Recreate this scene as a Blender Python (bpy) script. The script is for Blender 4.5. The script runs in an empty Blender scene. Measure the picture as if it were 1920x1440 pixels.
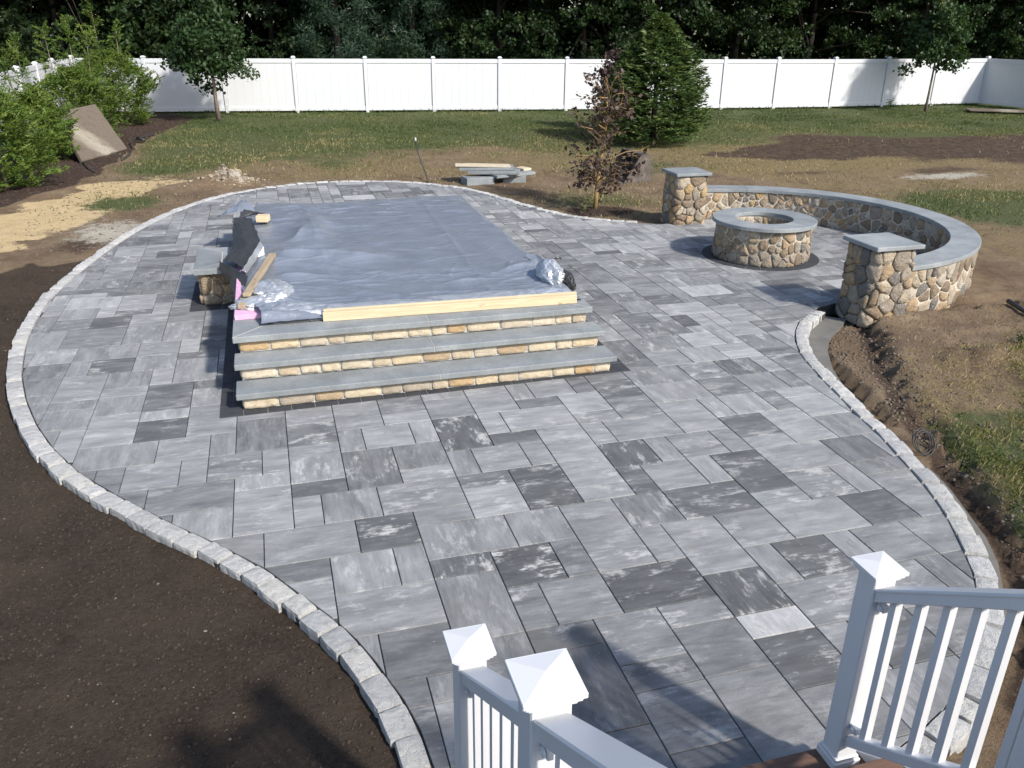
import bpy, bmesh, math, random
import numpy as np
from mathutils import Vector, Matrix, noise as mnoise

random.seed(7); RNG = np.random.default_rng(7)
SC = bpy.context.scene; COL = SC.collection
U = 0.2032                      # paving module (8 in), metres

# ---------------------------------------------------------------- camera
CAM = Vector((-1.9469, -3.0021, 3.1860)); YAW, PITCH, ROLL = 0.281170, 0.411135, 0.007841
def cam_axes():
    cy, sy, cp, sp = math.cos(YAW), math.sin(YAW), math.cos(PITCH), math.sin(PITCH)
    d = Vector((sy*cp, cy*cp, -sp)); r = Vector((cy, -sy, 0)); u = r.cross(d)
    cr, sr = math.cos(ROLL), math.sin(ROLL)
    return cr*r + sr*u, -sr*r + cr*u, d
_r, _u, _d = cam_axes()
cam = bpy.data.cameras.new('camera'); cam_o = bpy.data.objects.new('camera', cam); COL.objects.link(cam_o)
cam_o.matrix_world = Matrix(((_r.x, _u.x, -_d.x, CAM.x), (_r.y, _u.y, -_d.y, CAM.y), (_r.z, _u.z, -_d.z, CAM.z), (0, 0, 0, 1)))
cam.sensor_width = 36; cam.lens = 1560/1920*36; cam.clip_start = .05; cam.clip_end = 400
SC.camera = cam_o

# ---------------------------------------------------------------- sky, sun, exposure
SUN = Vector((0.65, -1.06, 1.0)).normalized()            # towards the sun
el = math.asin(SUN.z)
W = bpy.data.worlds.new('World'); SC.world = W; W.use_nodes = True
nt = W.node_tree; bg = nt.nodes['Background']; sky = nt.nodes.new('ShaderNodeTexSky')
sky.sky_type = 'NISHITA'; sky.sun_disc = False; sky.sun_elevation = el
sky.sun_rotation = math.atan2(SUN.x, SUN.y); sky.air_density = 1.0; sky.dust_density = 1.5; sky.ozone_density = 1.0
nt.links.new(sky.outputs[0], bg.inputs[0]); bg.inputs[1].default_value = 0.145
sl = bpy.data.lights.new('sun', 'SUN'); sl.energy = 3.9; sl.angle = math.radians(3.0); sl.color = (1, .94, .85)
so = bpy.data.objects.new('sun', sl); COL.objects.link(so); so.rotation_euler = (-SUN).to_track_quat('-Z', 'Y').to_euler()
so.location = (8, -12, 14)
SC.view_settings.view_transform = 'Standard'; SC.view_settings.look = 'None'
SC.view_settings.exposure = 0.60; SC.view_settings.gamma = 1.0; SC.view_settings.use_curve_mapping = False

# ---------------------------------------------------------------- helpers
def link(o, parent=None):
    COL.objects.link(o)
    if parent is not None:
        o.parent = parent                       # children are built in world coordinates
        if any(abs(c) > 1e-9 for c in parent.location): o.matrix_parent_inverse = Matrix.Translation(parent.location).inverted()
    return o
def tag(o, label=None, cat=None, group=None, kind=None):
    if label: o['label'] = label
    if cat: o['category'] = cat
    if group: o['group'] = group
    if kind: o['kind'] = kind
    return o
def thing(name, label, cat, loc=(0, 0, 0), group=None):
    o = bpy.data.objects.new(name, None); o.empty_display_size = .1; o.location = loc
    return tag(link(o), label, cat, group)
def finish(me, mats, smooth):
    for m in (mats if isinstance(mats, (list, tuple)) else [mats]): me.materials.append(m)
    if smooth: me.polygons.foreach_set('use_smooth', np.ones(len(me.polygons), bool))
    me.update()
def pyd(name, V, F, mat, parent=None, smooth=False):
    me = bpy.data.meshes.new(name); me.from_pydata([tuple(v) for v in V], [], [tuple(f) for f in F]); finish(me, mat, smooth)
    o = bpy.data.objects.new(name, me)
    return link(o, parent)
def big(name, V, F, mat, parent=None, tone=None, smooth=False):
    """V (n,3) float, F (m,k) int, uniform k; tone: one float per face"""
    V = np.asarray(V, np.float32); F = np.asarray(F, np.int32); m, k = F.shape
    me = bpy.data.meshes.new(name); me.vertices.add(len(V)); me.vertices.foreach_set('co', V.ravel())
    me.loops.add(m*k); me.loops.foreach_set('vertex_index', F.ravel()); me.polygons.add(m)
    me.polygons.foreach_set('loop_start', np.arange(0, m*k, k, dtype=np.int32))
    if tone is not None:
        a = me.attributes.new('tone', 'FLOAT', 'FACE'); a.data.foreach_set('value', np.asarray(tone, np.float32))
    me.update(calc_edges=True); finish(me, mat, smooth)
    o = bpy.data.objects.new(name, me)
    return link(o, parent)
class MB:
    def __init__(s): s.V, s.F = [], []
    def add(s, V, F):
        n = len(s.V); s.V += [tuple(v) for v in V]; s.F += [tuple(i+n for i in f) for f in F]; return s
    def box(s, x0, x1, y0, y1, z0, z1, c=0.0, M=None):
        if c <= 0:
            V = [(x, y, z) for z in (z0, z1) for y in (y0, y1) for x in (x0, x1)]
            F = [(0, 2, 3, 1), (4, 5, 7, 6), (0, 1, 5, 4), (1, 3, 7, 5), (3, 2, 6, 7), (2, 0, 4, 6)]
        else:
            b = bmesh.new(); bmesh.ops.create_cube(b, size=1)
            for v in b.verts: v.co = Vector(((x0+x1)/2+v.co.x*(x1-x0), (y0+y1)/2+v.co.y*(y1-y0), (z0+z1)/2+v.co.z*(z1-z0)))
            bmesh.ops.bevel(b, geom=b.edges[:], offset=c, segments=1, affect='EDGES', profile=.5)
            b.verts.index_update(); V = [v.co.copy() for v in b.verts]; F = [[v.index for v in f.verts] for f in b.faces]; b.free()
        if M is not None: V = [M @ Vector(v) for v in V]
        return s.add(V, F)
    def tube(s, P, R, n=8, cap=True):
        P = [Vector(p) for p in P]; R = R if isinstance(R, (list, tuple)) else [R]*len(P); V, F = [], []
        t0 = (P[1]-P[0]).normalized(); a = t0.orthogonal().normalized()
        for i, p in enumerate(P):
            t = (P[min(i+1, len(P)-1)]-P[max(i-1, 0)]).normalized(); a = (a - t*a.dot(t)).normalized(); b = t.cross(a)
            for k in range(n):
                th = 2*math.pi*k/n; V.append(p + R[i]*(math.cos(th)*a + math.sin(th)*b))
        for i in range(len(P)-1):
            for k in range(n): F.append((i*n+k, i*n+(k+1) % n, (i+1)*n+(k+1) % n, (i+1)*n+k))
        if cap: F.append(tuple(range(n))[::-1]); F.append(tuple(range((len(P)-1)*n, len(P)*n)))
        return s.add(V, F)
    def build(s, name, mat, parent=None, smooth=False): return pyd(name, s.V, s.F, mat, parent, smooth)
def lerp(a, b, t): return a+(b-a)*t
# vectorised value noise
def vnoise(x, y, seed=0):
    xi = np.floor(x).astype(np.int64); yi = np.floor(y).astype(np.int64); fx = x-xi; fy = y-yi
    fx = fx*fx*(3-2*fx); fy = fy*fy*(3-2*fy)
    def h(a, b):
        n = (a*374761393 + b*668265263 + seed*974711) & 0xffffffff
        n = ((n ^ (n >> 13))*1274126177) & 0xffffffff
        return ((n ^ (n >> 16)) & 0xffff)/65535.0
    return (h(xi, yi)*(1-fx)+h(xi+1, yi)*fx)*(1-fy) + (h(xi, yi+1)*(1-fx)+h(xi+1, yi+1)*fx)*fy
def fbm(x, y, o=4, seed=0):
    s = 0; a = .5; t = 0
    for k in range(o): s = s+a*vnoise(x*2**k+17.3*k, y*2**k-9.1*k, seed+k); t += a; a *= .5
    return s/t
def sdf(X, Y, poly):
    """signed distance, negative inside"""
    P = np.asarray(poly, float); d = np.full(X.shape, 1e9); ins = np.zeros(X.shape, bool); n = len(P)
    for i in range(n):
        a, b = P[i], P[(i+1) % n]; e = b-a; L = e@e+1e-12
        t = np.clip(((X-a[0])*e[0]+(Y-a[1])*e[1])/L, 0, 1)
        d = np.minimum(d, np.hypot(X-a[0]-t*e[0], Y-a[1]-t*e[1]))
        if a[1] != b[1]:
            c = ((a[1] > Y) != (b[1] > Y)) & (X < (b[0]-a[0])*(Y-a[1])/(b[1]-a[1])+a[0]); ins ^= c
    return np.where(ins, -d, d)
def sstep(a, b, x): t = np.clip((x-a)/(b-a), 0, 1); return t*t*(3-2*t)

# ---------------------------------------------------------------- materials
class NT:
    def __init__(s, name):
        s.m = bpy.data.materials.new(name); s.m.use_nodes = True; s.t = s.m.node_tree; s.t.nodes.clear()
        s.out = s.n('OutputMaterial')
    def n(s, ty, **kw):
        nd = s.t.nodes.new('ShaderNode'+ty)
        for k, v in kw.items(): setattr(nd, k, v)
        return nd
    def l(s, a, b): s.t.links.new(a, b)
    def put(s, sock, v):
        if isinstance(v, bpy.types.NodeSocket): s.l(v, sock)
        elif hasattr(sock.default_value, '__len__') and not isinstance(v, (int, float)):
            sock.default_value = (*v, 1) if len(sock.default_value) == 4 and len(v) == 3 else v
        else: sock.default_value = v
    def math(s, op, a, b=0.0, c=None, clamp=False):
        nd = s.n('Math', operation=op, use_clamp=clamp); s.put(nd.inputs[0], a); s.put(nd.inputs[1], b)
        if c is not None: s.put(nd.inputs[2], c)
        return nd.outputs[0]
    def noise(s, vec, scale, detail=4, rough=.55, dist=0.0):
        nd = s.n('TexNoise'); s.l(vec, nd.inputs['Vector']); nd.inputs['Scale'].default_value = scale
        nd.inputs['Detail'].default_value = detail; nd.inputs['Roughness'].default_value = rough; nd.inputs['Distortion'].default_value = dist
        return nd.outputs['Fac']
    def mapv(s, vec, scale=(1, 1, 1), loc=(0, 0, 0)):
        nd = s.n('Mapping'); s.l(vec, nd.inputs[0]); nd.inputs['Scale'].default_value = scale; s.put(nd.inputs['Location'], loc); return nd.outputs[0]
    def mix(s, f, a, b, mode='MIX'):
        nd = s.n('Mix', data_type='RGBA', blend_type=mode); s.put(nd.inputs[0], f); s.put(nd.inputs[6], a); s.put(nd.inputs[7], b); return nd.outputs[2]
    def ss(s, lo, hi, v):
        nd = s.n('MapRange', interpolation_type='SMOOTHSTEP'); s.put(nd.inputs[0], v); nd.inputs[1].default_value = lo; nd.inputs[2].default_value = hi
        return nd.outputs[0]
    def ramp(s, f, stops, interp='LINEAR'):
        nd = s.n('ValToRGB'); s.l(f, nd.inputs[0]); r = nd.color_ramp; r.interpolation = interp
        while len(r.elements) < len(stops): r.elements.new(.5)
        for e, (p, c) in zip(r.elements, stops): e.position = p; e.color = (*c, 1)
        return nd.outputs[0]
    def attr(s, name): return s.n('Attribute', attribute_name=name).outputs['Fac']
    def obj(s): return s.n('TexCoord').outputs['Object']
    def rnd(s): return s.n('ObjectInfo').outputs['Random']
    def bump(s, h, strength=.4, dist=.01):
        nd = s.n('Bump'); s.l(h, nd.inputs['Height']); nd.inputs['Strength'].default_value = strength; nd.inputs['Distance'].default_value = dist
        return nd.outputs[0]
    def bsdf(s, color, rough=.8, metal=0.0, normal=None, spec=.4, **kw):
        p = s.n('BsdfPrincipled'); s.put(p.inputs['Base Color'], color); s.put(p.inputs['Roughness'], rough); s.put(p.inputs['Metallic'], metal)
        p.inputs['Specular IOR Level'].default_value = spec
        if normal is not None: s.l(normal, p.inputs['Normal'])
        for k, v in kw.items(): s.put(p.inputs[k], v)
        s.l(p.outputs[0], s.out.inputs[0]); return s.m

def m_paver():
    t = NT('concrete_paver'); uv = t.n('UVMap').outputs[0]; tone = t.attr('tone'); bl = t.attr('blotch')
    st = t.noise(t.mapv(uv, (1.5, 5.0, 1)), 1.5, 8, .66, .15); st2 = t.noise(t.mapv(uv, (3.2, 20, 1)), 2.0, 6, .66)
    pa = t.noise(t.mapv(uv, (2.4, 4.2, 1)), 1.5, 9, .72, .2); fine = t.noise(uv, 160, 3, .7)
    v = t.math('ADD', tone, t.math('MULTIPLY', t.math('SUBTRACT', st, .5), .86))
    v = t.math('ADD', v, t.math('MULTIPLY', t.math('SUBTRACT', st2, .5), .26))
    base = t.ramp(v, [(0, (.047, .0485, .051)), (.35, (.108, .111, .116)), (.65, (.223, .227, .234)), (1, (.395, .397, .40))])
    pm = t.math('MULTIPLY', t.ss(.515, .65, t.math('ADD', pa, t.math('MULTIPLY', t.math('SUBTRACT', st2, .5), .3))), bl, clamp=True)
    col = t.mix(pm, base, (.46, .455, .445))
    col = t.mix(t.math('MULTIPLY', t.ss(.60, .72, t.noise(t.mapv(uv, (2, 3, 1), (4.7, 1.3, 0)), 1.3, 6, .7)), .30), col, (.20, .185, .165))
    col = t.mix(.22, col, t.ramp(fine, [(.3, (.0, .0, .0)), (.7, (.9, .9, .9))]), 'OVERLAY')
    ob = t.obj(); dust = t.ss(.50, .72, t.noise(ob, .9, 7, .68)); col = t.mix(t.math('MULTIPLY', dust, .22), col, (.30, .28, .25))
    col = t.mix(t.math('MULTIPLY', t.ss(.60, .70, t.noise(ob, 2.6, 6, .72)), .30), col, (.09, .088, .085)); col = t.mix(t.math('MULTIPLY', t.ss(.68, .72, t.noise(ob, 31, 3, .6)), .45), col, (.36, .34, .31))
    return t.bsdf(col, t.math('ADD', .62, t.math('MULTIPLY', fine, .25)), normal=t.bump(t.math('ADD', t.math('MULTIPLY', fine, .8), t.math('ADD', st2, pa)), .42, .0035), spec=.35)
def m_simple(name, col, rough=.7, var=.12, scale=8, bump=.0, bscale=60, metal=0, spec=.4, rnd=0.0, bdist=.004, stretch=(1, 1, 1)):
    t = NT(name); o = t.mapv(t.obj(), stretch); n = t.noise(o, scale, 6, .6)
    lo = tuple(max(0, c*(1-2*var)) for c in col); hi = tuple(min(1, c*(1+2*var)) for c in col)
    c = t.ramp(n, [(.25, lo), (.75, hi)])
    if rnd:
        c = t.mix(1.0, c, t.ramp(t.rnd(), [(0, (1-rnd,)*3), (1, (1,)*3)]), 'MULTIPLY')
    nm = t.bump(t.noise(o, bscale, 4, .65), bump, bdist) if bump else None
    return t.bsdf(c, rough, metal, nm, spec)
def m_stone():
    t = NT('fieldstone'); o = t.obj(); r = t.rnd()
    base = t.ramp(r, [(0, (.39, .30, .20)), (.13, (.30, .26, .21)), (.26, (.47, .40, .305)), (.38, (.22, .165, .115)), (.5, (.43, .31, .19)), (.62, (.35, .305, .25)),
                      (.72, (.16, .155, .15)), (.8, (.47, .42, .345)), (.88, (.25, .18, .115)), (.95, (.43, .30, .14))], 'CONSTANT')
    off = t.n('CombineXYZ'); t.l(t.math('MULTIPLY', r, 37), off.inputs[0]); t.l(t.math('MULTIPLY', r, 91), off.inputs[1])
    ov = t.mapv(o, (1, 1, 1), off.outputs[0])
    n1 = t.noise(ov, 14, 6, .65); n2 = t.noise(ov, 55, 5, .7); n3 = t.noise(ov, 190, 3, .7)
    c = t.mix(t.math('MULTIPLY', t.ss(.42, .66, n1), .55), base, (.24, .20, .155))
    c = t.mix(t.math('MULTIPLY', t.ss(.52, .68, n2), .55), c, (.53, .48, .40))
    c = t.mix(t.math('MULTIPLY', t.ss(.55, .68, n3), .7), c, (.09, .075, .06))
    c = t.mix(t.math('MULTIPLY', t.ss(.55, .7, t.noise(ov, 7, 3)), .35), c, (.36, .23, .10))
    return t.bsdf(c, .88, normal=t.bump(t.math('ADD', n2, t.math('MULTIPLY', n1, 2.2)), 1.0, .022), spec=.25)
def m_riser_stone():
    t = NT('riser_stone'); o = t.obj(); r = t.rnd()
    base = t.ramp(r, [(0, (.52, .45, .335)), (.2, (.43, .36, .265)), (.4, (.55, .49, .39)), (.5, (.43, .30, .165)), (.62, (.33, .29, .235)), (.74, (.52, .43, .29)), (.86, (.36, .27, .175)), (.92, (.46, .405, .32))], 'CONSTANT')
    n1 = t.noise(o, 22, 6, .65); n2 = t.noise(o, 95, 5, .75)
    c = t.mix(t.math('MULTIPLY', t.ss(.48, .64, n1), .5), base, (.36, .27, .17))
    c = t.mix(t.math('MULTIPLY', t.ss(.52, .66, n2), .55), c, (.62, .56, .46))
    c = t.mix(t.math('MULTIPLY', t.ss(.56, .68, t.noise(o, 140, 3, .7)), .5), c, (.17, .13, .09))
    return t.bsdf(c, .88, normal=t.bump(t.math('ADD', n2, n1), .7, .010), spec=.25)
def m_cobble():
    t = NT('granite_cobble'); o = t.obj(); r = t.rnd()
    base = t.ramp(r, [(0, (.53, .525, .515)), (.25, (.42, .425, .43)), (.5, (.57, .56, .53)), (.75, (.48, .48, .478)), (1, (.60, .595, .58))])
    n1 = t.noise(o, 16, 6, .7); n2 = t.noise(o, 150, 4, .75)
    c = t.mix(t.math('MULTIPLY', t.ss(.48, .66, n1), .5), base, (.27, .27, .265)); c = t.mix(t.math('MULTIPLY', t.ss(.54, .66, t.noise(o, 45, 5, .75)), .45), c, (.58, .57, .55))
    c = t.mix(t.math('MULTIPLY', t.ss(.56, .68, n2), .5), c, (.20, .20, .20))
    return t.bsdf(c, .9, normal=t.bump(t.math('ADD', n2, t.math('MULTIPLY', n1, 2.0)), .9, .016), spec=.25)
def m_leaf(name, stops, trans=.28, rough=.6):
    t = NT(name); c = t.ramp(t.attr('tone'), stops)
    d = t.n('BsdfDiffuse'); t.l(c, d.inputs[0]); tr = t.n('BsdfTranslucent'); t.l(t.mix(1.0, c, (1.25, 1.2, .5), 'MULTIPLY'), tr.inputs[0])
    a = t.n('MixShader'); a.inputs[0].default_value = trans; t.l(d.outputs[0], a.inputs[1]); t.l(tr.outputs[0], a.inputs[2])
    g = t.n('BsdfGlossy'); g.inputs[0].default_value = (1, 1, 1, 1); g.inputs[1].default_value = rough*.8
    b = t.n('MixShader'); b.inputs[0].default_value = .014; t.l(a.outputs[0], b.inputs[1]); t.l(g.outputs[0], b.inputs[2])
    t.l(b.outputs[0], t.out.inputs[0]); return t.m
def m_ground():
    t = NT('ground'); o = t.obj()
    nA = t.noise(o, 1.1, 6, .62); nB = t.noise(o, 5.5, 6, .68); nC = t.noise(o, 34, 6, .72); nD = t.noise(o, 130, 4, .7)
    pert = t.math('ADD', t.math('MULTIPLY', t.math('SUBTRACT', nB, .5), 1.1), t.math('MULTIPLY', t.math('SUBTRACT', nC, .5), .9))
    def W(name, k=1.0): return t.ss(.36, .64, t.math('ADD', t.attr(name), t.math('MULTIPLY', pert, k)))
    dirt = t.ramp(t.math('ADD', t.math('MULTIPLY', nA, .4), t.math('ADD', t.math('MULTIPLY', nB, .28), t.math('MULTIPLY', nC, .32))), [(.36, (.085, .058, .036)), (.48, (.165, .118, .077)), (.56, (.215, .16, .105)), (.66, (.33, .26, .18))])
    straw = t.ramp(nC, [(.3, (.10, .075, .04)), (.5, (.19, .145, .075)), (.7, (.29, .23, .125))])
    c = t.mix(W('straw'), dirt, straw)
    green = t.ramp(nC, [(.3, (.036, .044, .019)), (.5, (.076, .090, .037)), (.7, (.145, .145, .066))])
    c = t.mix(W('grass'), c, green)
    mud = t.ramp(t.math('ADD', t.math('MULTIPLY', nB, .5), t.math('MULTIPLY', nC, .5)), [(.35, (.030, .022, .017)), (.5, (.068, .047, .034)), (.64, (.15, .108, .076))]); c = t.mix(W('mud', 1.2), c, mud)
    sand = t.ramp(t.math('ADD', t.math('MULTIPLY', nB, .5), t.math('MULTIPLY', nC, .5)), [(.3, (.36, .265, .145)), (.5, (.50, .385, .22)), (.7, (.60, .48, .30))]); c = t.mix(W('sand'), c, sand)
    pale = t.ramp(nC, [(.3, (.30, .27, .22)), (.7, (.46, .43, .37))]); c = t.mix(W('pale'), c, pale)
    mul = t.ramp(nC, [(.3, (.022, .015, .012)), (.55, (.060, .040, .032)), (.75, (.125, .085, .068))]); c = t.mix(W('mulch', .5), c, mul)
    soil = t.ramp(t.math('ADD', t.math('MULTIPLY', nC, .45), t.math('ADD', t.math('MULTIPLY', nA, .3), t.math('MULTIPLY', nB, .25))), [(.36, (.028, .020, .0145)), (.5, (.056, .0415, .0305)), (.64, (.082, .060, .044))]); c = t.mix(W('soil', .35), c, soil)
    c = t.mix(.35, c, t.ramp(nD, [(.3, (.1, .1, .1)), (.7, (.9, .9, .9))]), 'OVERLAY')
    h = t.math('ADD', t.math('MULTIPLY', nC, 1.0), t.math('MULTIPLY', nD, .6))
    return t.bsdf(c, .95, normal=t.bump(h, .9, .03), spec=.15)
def m_wood(name, a, b, sc=(1.2, 22, 22)):
    t = NT(name); o = t.obj(); n = t.noise(t.mapv(o, sc), 2.2, 6, .6, .6); k = t.noise(t.mapv(o, (3, 9, 9)), 1.7, 2, .5)
    c = t.ramp(n, [(.3, a), (.7, b)]); c = t.mix(t.math('MULTIPLY', t.ss(.70, .78, k), .6), c, tuple(x*.45 for x in a))
    return t.bsdf(c, .75, normal=t.bump(n, .3, .003), spec=.3)
def m_tarp(name, col, metal, rough):
    t = NT(name); o = t.obj(); n = t.noise(o, 3.5, 6, .6); f = t.noise(t.mapv(o, (5, 38, 20)), 2.0, 5, .65, .5); w = t.noise(o, 24, 5, .65, 1.0)
    c = t.ramp(n, [(.3, tuple(x*.86 for x in col)), (.7, tuple(min(1, x*1.12) for x in col))])
    c = t.mix(t.math('MULTIPLY', t.ss(.665, .71, f), .6), c, tuple(min(1, x*2.4) for x in col))  # sun glints painted as pale streaks in the colour
    return t.bsdf(c, rough, metal, t.bump(t.math('ADD', t.math('MULTIPLY', f, .5), t.math('ADD', w, t.math('MULTIPLY', t.noise(o, 95, 3, .6), .35))), .5, .014), .5)
def m_bluestone():
    t = NT('bluestone'); o = t.obj(); n = t.noise(o, 3.0, 6, .62); f = t.noise(o, 45, 5, .7); r = t.rnd()
    c = t.ramp(t.math('ADD', n, t.math('MULTIPLY', t.math('SUBTRACT', r, .5), .18)), [(.25, (.150, .165, .175)), (.5, (.205, .222, .232)), (.75, (.275, .293, .30))])
    c = t.mix(t.math('MULTIPLY', t.ss(.62, .75, t.noise(o, 9, 5, .7)), .3), c, (.36, .36, .33))
    c = t.mix(.2, c, t.ramp(f, [(.3, (.1, .1, .1)), (.7, (.9, .9, .9))]), 'OVERLAY')
    return t.bsdf(c, .68, normal=t.bump(f, .22, .004), spec=.35)
def m_slab():
    t = NT('weathered_slab'); o = t.obj(); n = t.noise(o, 2.2, 6, .7); f = t.noise(o, 30, 5, .7)
    xyz = t.n('SeparateXYZ'); t.l(o, xyz.inputs[0])
    d = t.math('ADD', t.math('ABSOLUTE', t.math('SUBTRACT', xyz.outputs[0], .18)), t.math('MULTIPLY', t.math('SUBTRACT', n, .5), .9))
    c = t.mix(t.ss(.62, .02, d), (.135, .110, .088), (.29, .262, .21)); c = t.mix(t.math('MULTIPLY', t.ss(.5, .66, t.noise(o, 5, 6, .7)), .5), c, (.085, .068, .055)); c = t.mix(.4, c, t.ramp(f, [(.3, (.1, .1, .1)), (.7, (.9, .9, .9))]), 'OVERLAY')
    return t.bsdf(c, .9, normal=t.bump(f, .4, .008), spec=.2)
def m_rust():
    t = NT('worn_steel'); o = t.obj(); n = t.noise(o, 5, 6, .7); f = t.noise(o, 40, 4, .7)
    c = t.ramp(n, [(.3, (.05, .044, .040)), (.5, (.10, .085, .075)), (.7, (.17, .145, .125))])
    return t.bsdf(c, .6, .25, t.bump(f, .3, .004), .4)
M = dict(paver=m_paver(), stone=m_stone(), riser=m_riser_stone(), cobble=m_cobble(), ground=m_ground(), blue=m_bluestone(), slab=m_slab(), rust=m_rust(),
    joint=m_simple('joint_sand', (.050, .050, .052), .95, .2, 60, .3, 200), border=m_simple('charcoal_paver', (.040, .043, .050), .8, .15, 9, .25, 140, rnd=.25),
    mortar=m_simple('mortar', (.46, .42, .355), .95, .10, 20, .5, 120), whitejoint=m_simple('pale_joint', (.40, .395, .375), .9, .05, 30, .2, 100),
    greyjoint=m_simple('grey_joint', (.050, .049, .048), .95, .15, 30, .4, 120),
    concrete=m_simple('wet_concrete', (.135, .130, .118), .75, .10, 7, .3, 70),
    vinyl=m_simple('white_vinyl', (.60, .61, .63), .38, .015, 3, .05, 30, spec=.5), fence=m_simple('fence_vinyl', (.57, .585, .61), .45, .012, 1.5, .04, 20, spec=.4),
    tarp=m_tarp('silver_tarp', (.325, .355, .41), .52, .28), tarp_lit=m_tarp('sunlit_tarp_fold', (.56, .58, .61), .6, .32), black=m_tarp('black_tarp', (.042, .042, .043), 0, .5),  # second silver: same tarp made lighter, sun glare put into its colour
    paper=m_simple('white_hem', (.72, .72, .72), .6, .02, 5), foam=m_simple('pink_foam', (.62, .36, .52), .7, .06, 12, .1, 90),
    pine=m_wood('pine_lumber', (.47, .37, .23), (.62, .52, .36)), oldwood=m_wood('weathered_lumber', (.25, .19, .125), (.40, .32, .22)), ply=m_simple('plywood', (.50, .425, .31), .75, .08, 6, .1, 40),
    deck=m_wood('composite_board', (.11, .066, .048), (.165, .10, .075)), bark=m_simple('bark', (.155, .125, .10), .9, .25, 14, .8, 40, bdist=.02, stretch=(1, 1, .3)),
    darkbark=m_simple('dark_bark', (.026, .021, .018), .95, .25, 12, .7, 30, bdist=.02, stretch=(1, 1, .3)), yellowbark=m_simple('yellow_bark', (.27, .18, .075), .85, .2, 14, .5, 50, stretch=(1, 1, .3)),
    blackpipe=m_simple('black_pipe', (.035, .035, .037), .5, .1, 20), screw=m_simple('screw', (.5, .5, .5), .35, .05, 20, metal=.8), house=m_simple('house_siding', (.55, .56, .56), .7, .02, 4),
    pebble=m_simple('pebble', (.26, .22, .17), .9, .25, 30, .3, 200, rnd=.5), clod=m_simple('soil_clod', (.043, .0315, .023), .98, .25, 40, .6, 160), dirtclod=m_simple('dirt_clod', (.125, .10, .075), .98, .3, 30, .6, 160), chip=m_simple('mulch_chip', (.052, .035, .028), .98, .3, 40, .6, 160), duff=m_simple('rubble', (.27, .225, .165), .95, .2, 30, .5, 120))
G = lambda r, g, b: (r, g, b)
M['grass'] = m_leaf('grass_blade', [(0, G(.040, .062, .018)), (.45, G(.075, .115, .036)), (.62, G(.14, .155, .055)), (.8, G(.26, .22, .105)), (1, G(.34, .27, .14))], .25)
M['maple'] = m_leaf('maple_leaf', [(0, G(.012, .026, .010)), (.5, G(.028, .058, .020)), (.9, G(.055, .095, .035)), (1, G(.16, .19, .11))])
M['oak'] = m_leaf('woodland_leaf', [(0, G(.008, .017, .006)), (.5, G(.022, .043, .015)), (1, G(.047, .080, .024))])
M['pineleaf'] = m_leaf('pine_needle', [(0, G(.012, .030, .018)), (.5, G(.030, .060, .036)), (1, G(.060, .100, .060))], .15)
M['spruce'] = m_leaf('spruce_needle', [(0, G(.015, .033, .010)), (.5, G(.040, .074, .020)), (1, G(.11, .155, .042))], .15)
M['arb'] = m_leaf('arborvitae_spray', [(0, G(.036, .070, .013)), (.5, G(.088, .145, .027)), (1, G(.18, .24, .052))], .3)
M['purple'] = m_leaf('purple_leaf', [(0, G(.024, .014, .015)), (.5, G(.060, .042, .040)), (1, G(.125, .092, .080))], .2)
M['weed'] = m_leaf('weed_leaf', [(0, G(.10, .16, .04)), (1, G(.17, .25, .07))])
# ================================================================= large structure
EDGE_L = [(-1.44,-0.95),(-1.46,-0.5),(-1.496,-0.159),(-1.515,0.06),(-1.563,0.282),(-1.607,0.411),(-1.66,0.58),(-1.748,0.806),(-1.835,0.979),(-1.986,1.227),(-2.104,1.416),(-2.229,1.618),(-2.558,2.014),(-2.85,2.327),(-3.254,2.817),(-3.573,3.235),(-3.853,3.733),(-4.071,4.223),(-4.279,4.809),(-4.43,5.359),(-4.495,5.654),(-4.61,6.344),(-4.671,6.951),(-4.705,7.666),(-4.671,8.321),(-4.591,9.048),(-4.478,9.776),(-4.336,10.594),(-4.137,11.474),(-3.911,12.22),(-3.705,12.828),(-3.244,13.787),(-2.72,14.473),(-2.03,15.013),(-1.297,15.32),(-0.476,15.40),(0.35,15.20),(0.9,14.95),(1.379,14.56),(1.928,13.89),(2.261,13.05),(2.525,12.15),(2.821,11.42),(3.142,10.87),(3.646,10.41),(4.184,10.103),(4.50,9.98)]
EDGE_R = [(4.656,5.408),(4.353,5.313),(4.028,5.086),(3.805,4.906),(3.585,4.643),(3.399,4.356),(3.248,4.054),(3.165,3.82),(3.081,3.504),(3.009,3.235),(2.929,2.886),(2.865,2.653),(2.811,2.366),(2.763,2.118),(2.686,1.857),(2.622,1.612),(2.541,1.348),(2.461,1.128),(2.368,0.914),(2.25,0.69),(2.194,0.587),(2.084,0.392),(1.987,0.261),(1.763,0.002),(1.611,-0.142),(1.439,-0.288),(1.247,-0.419),(1.072,-0.515),(0.869,-0.594),(0.6,-0.69),(0.28,-0.78)]
PIT = Vector((4.98, 7.69, 0)); WALLC = Vector((5.14, 7.74, 0))
arc = [(WALLC.x+2.44*math.cos(a), WALLC.y+2.44*math.sin(a)) for a in np.linspace(math.radians(94), math.radians(-94), 40)]
PATIO = EDGE_L + [(4.93, 10.14)] + arc + [(4.93, 5.05)] + EDGE_R + [(.28, -1.7), (-1.44, -1.7)]
BANK = [(4.75,4.95),(4.30,4.20),(3.86,3.45),(3.55,2.87),(3.36,2.44),(3.30,2.2),(3.17,1.96),(3.05,1.61),(2.93,1.3),(2.80,.95),(2.68,.64),(2.52,.38),(2.34,.12),(2.0,-.26),(1.6,-.55)]
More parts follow.
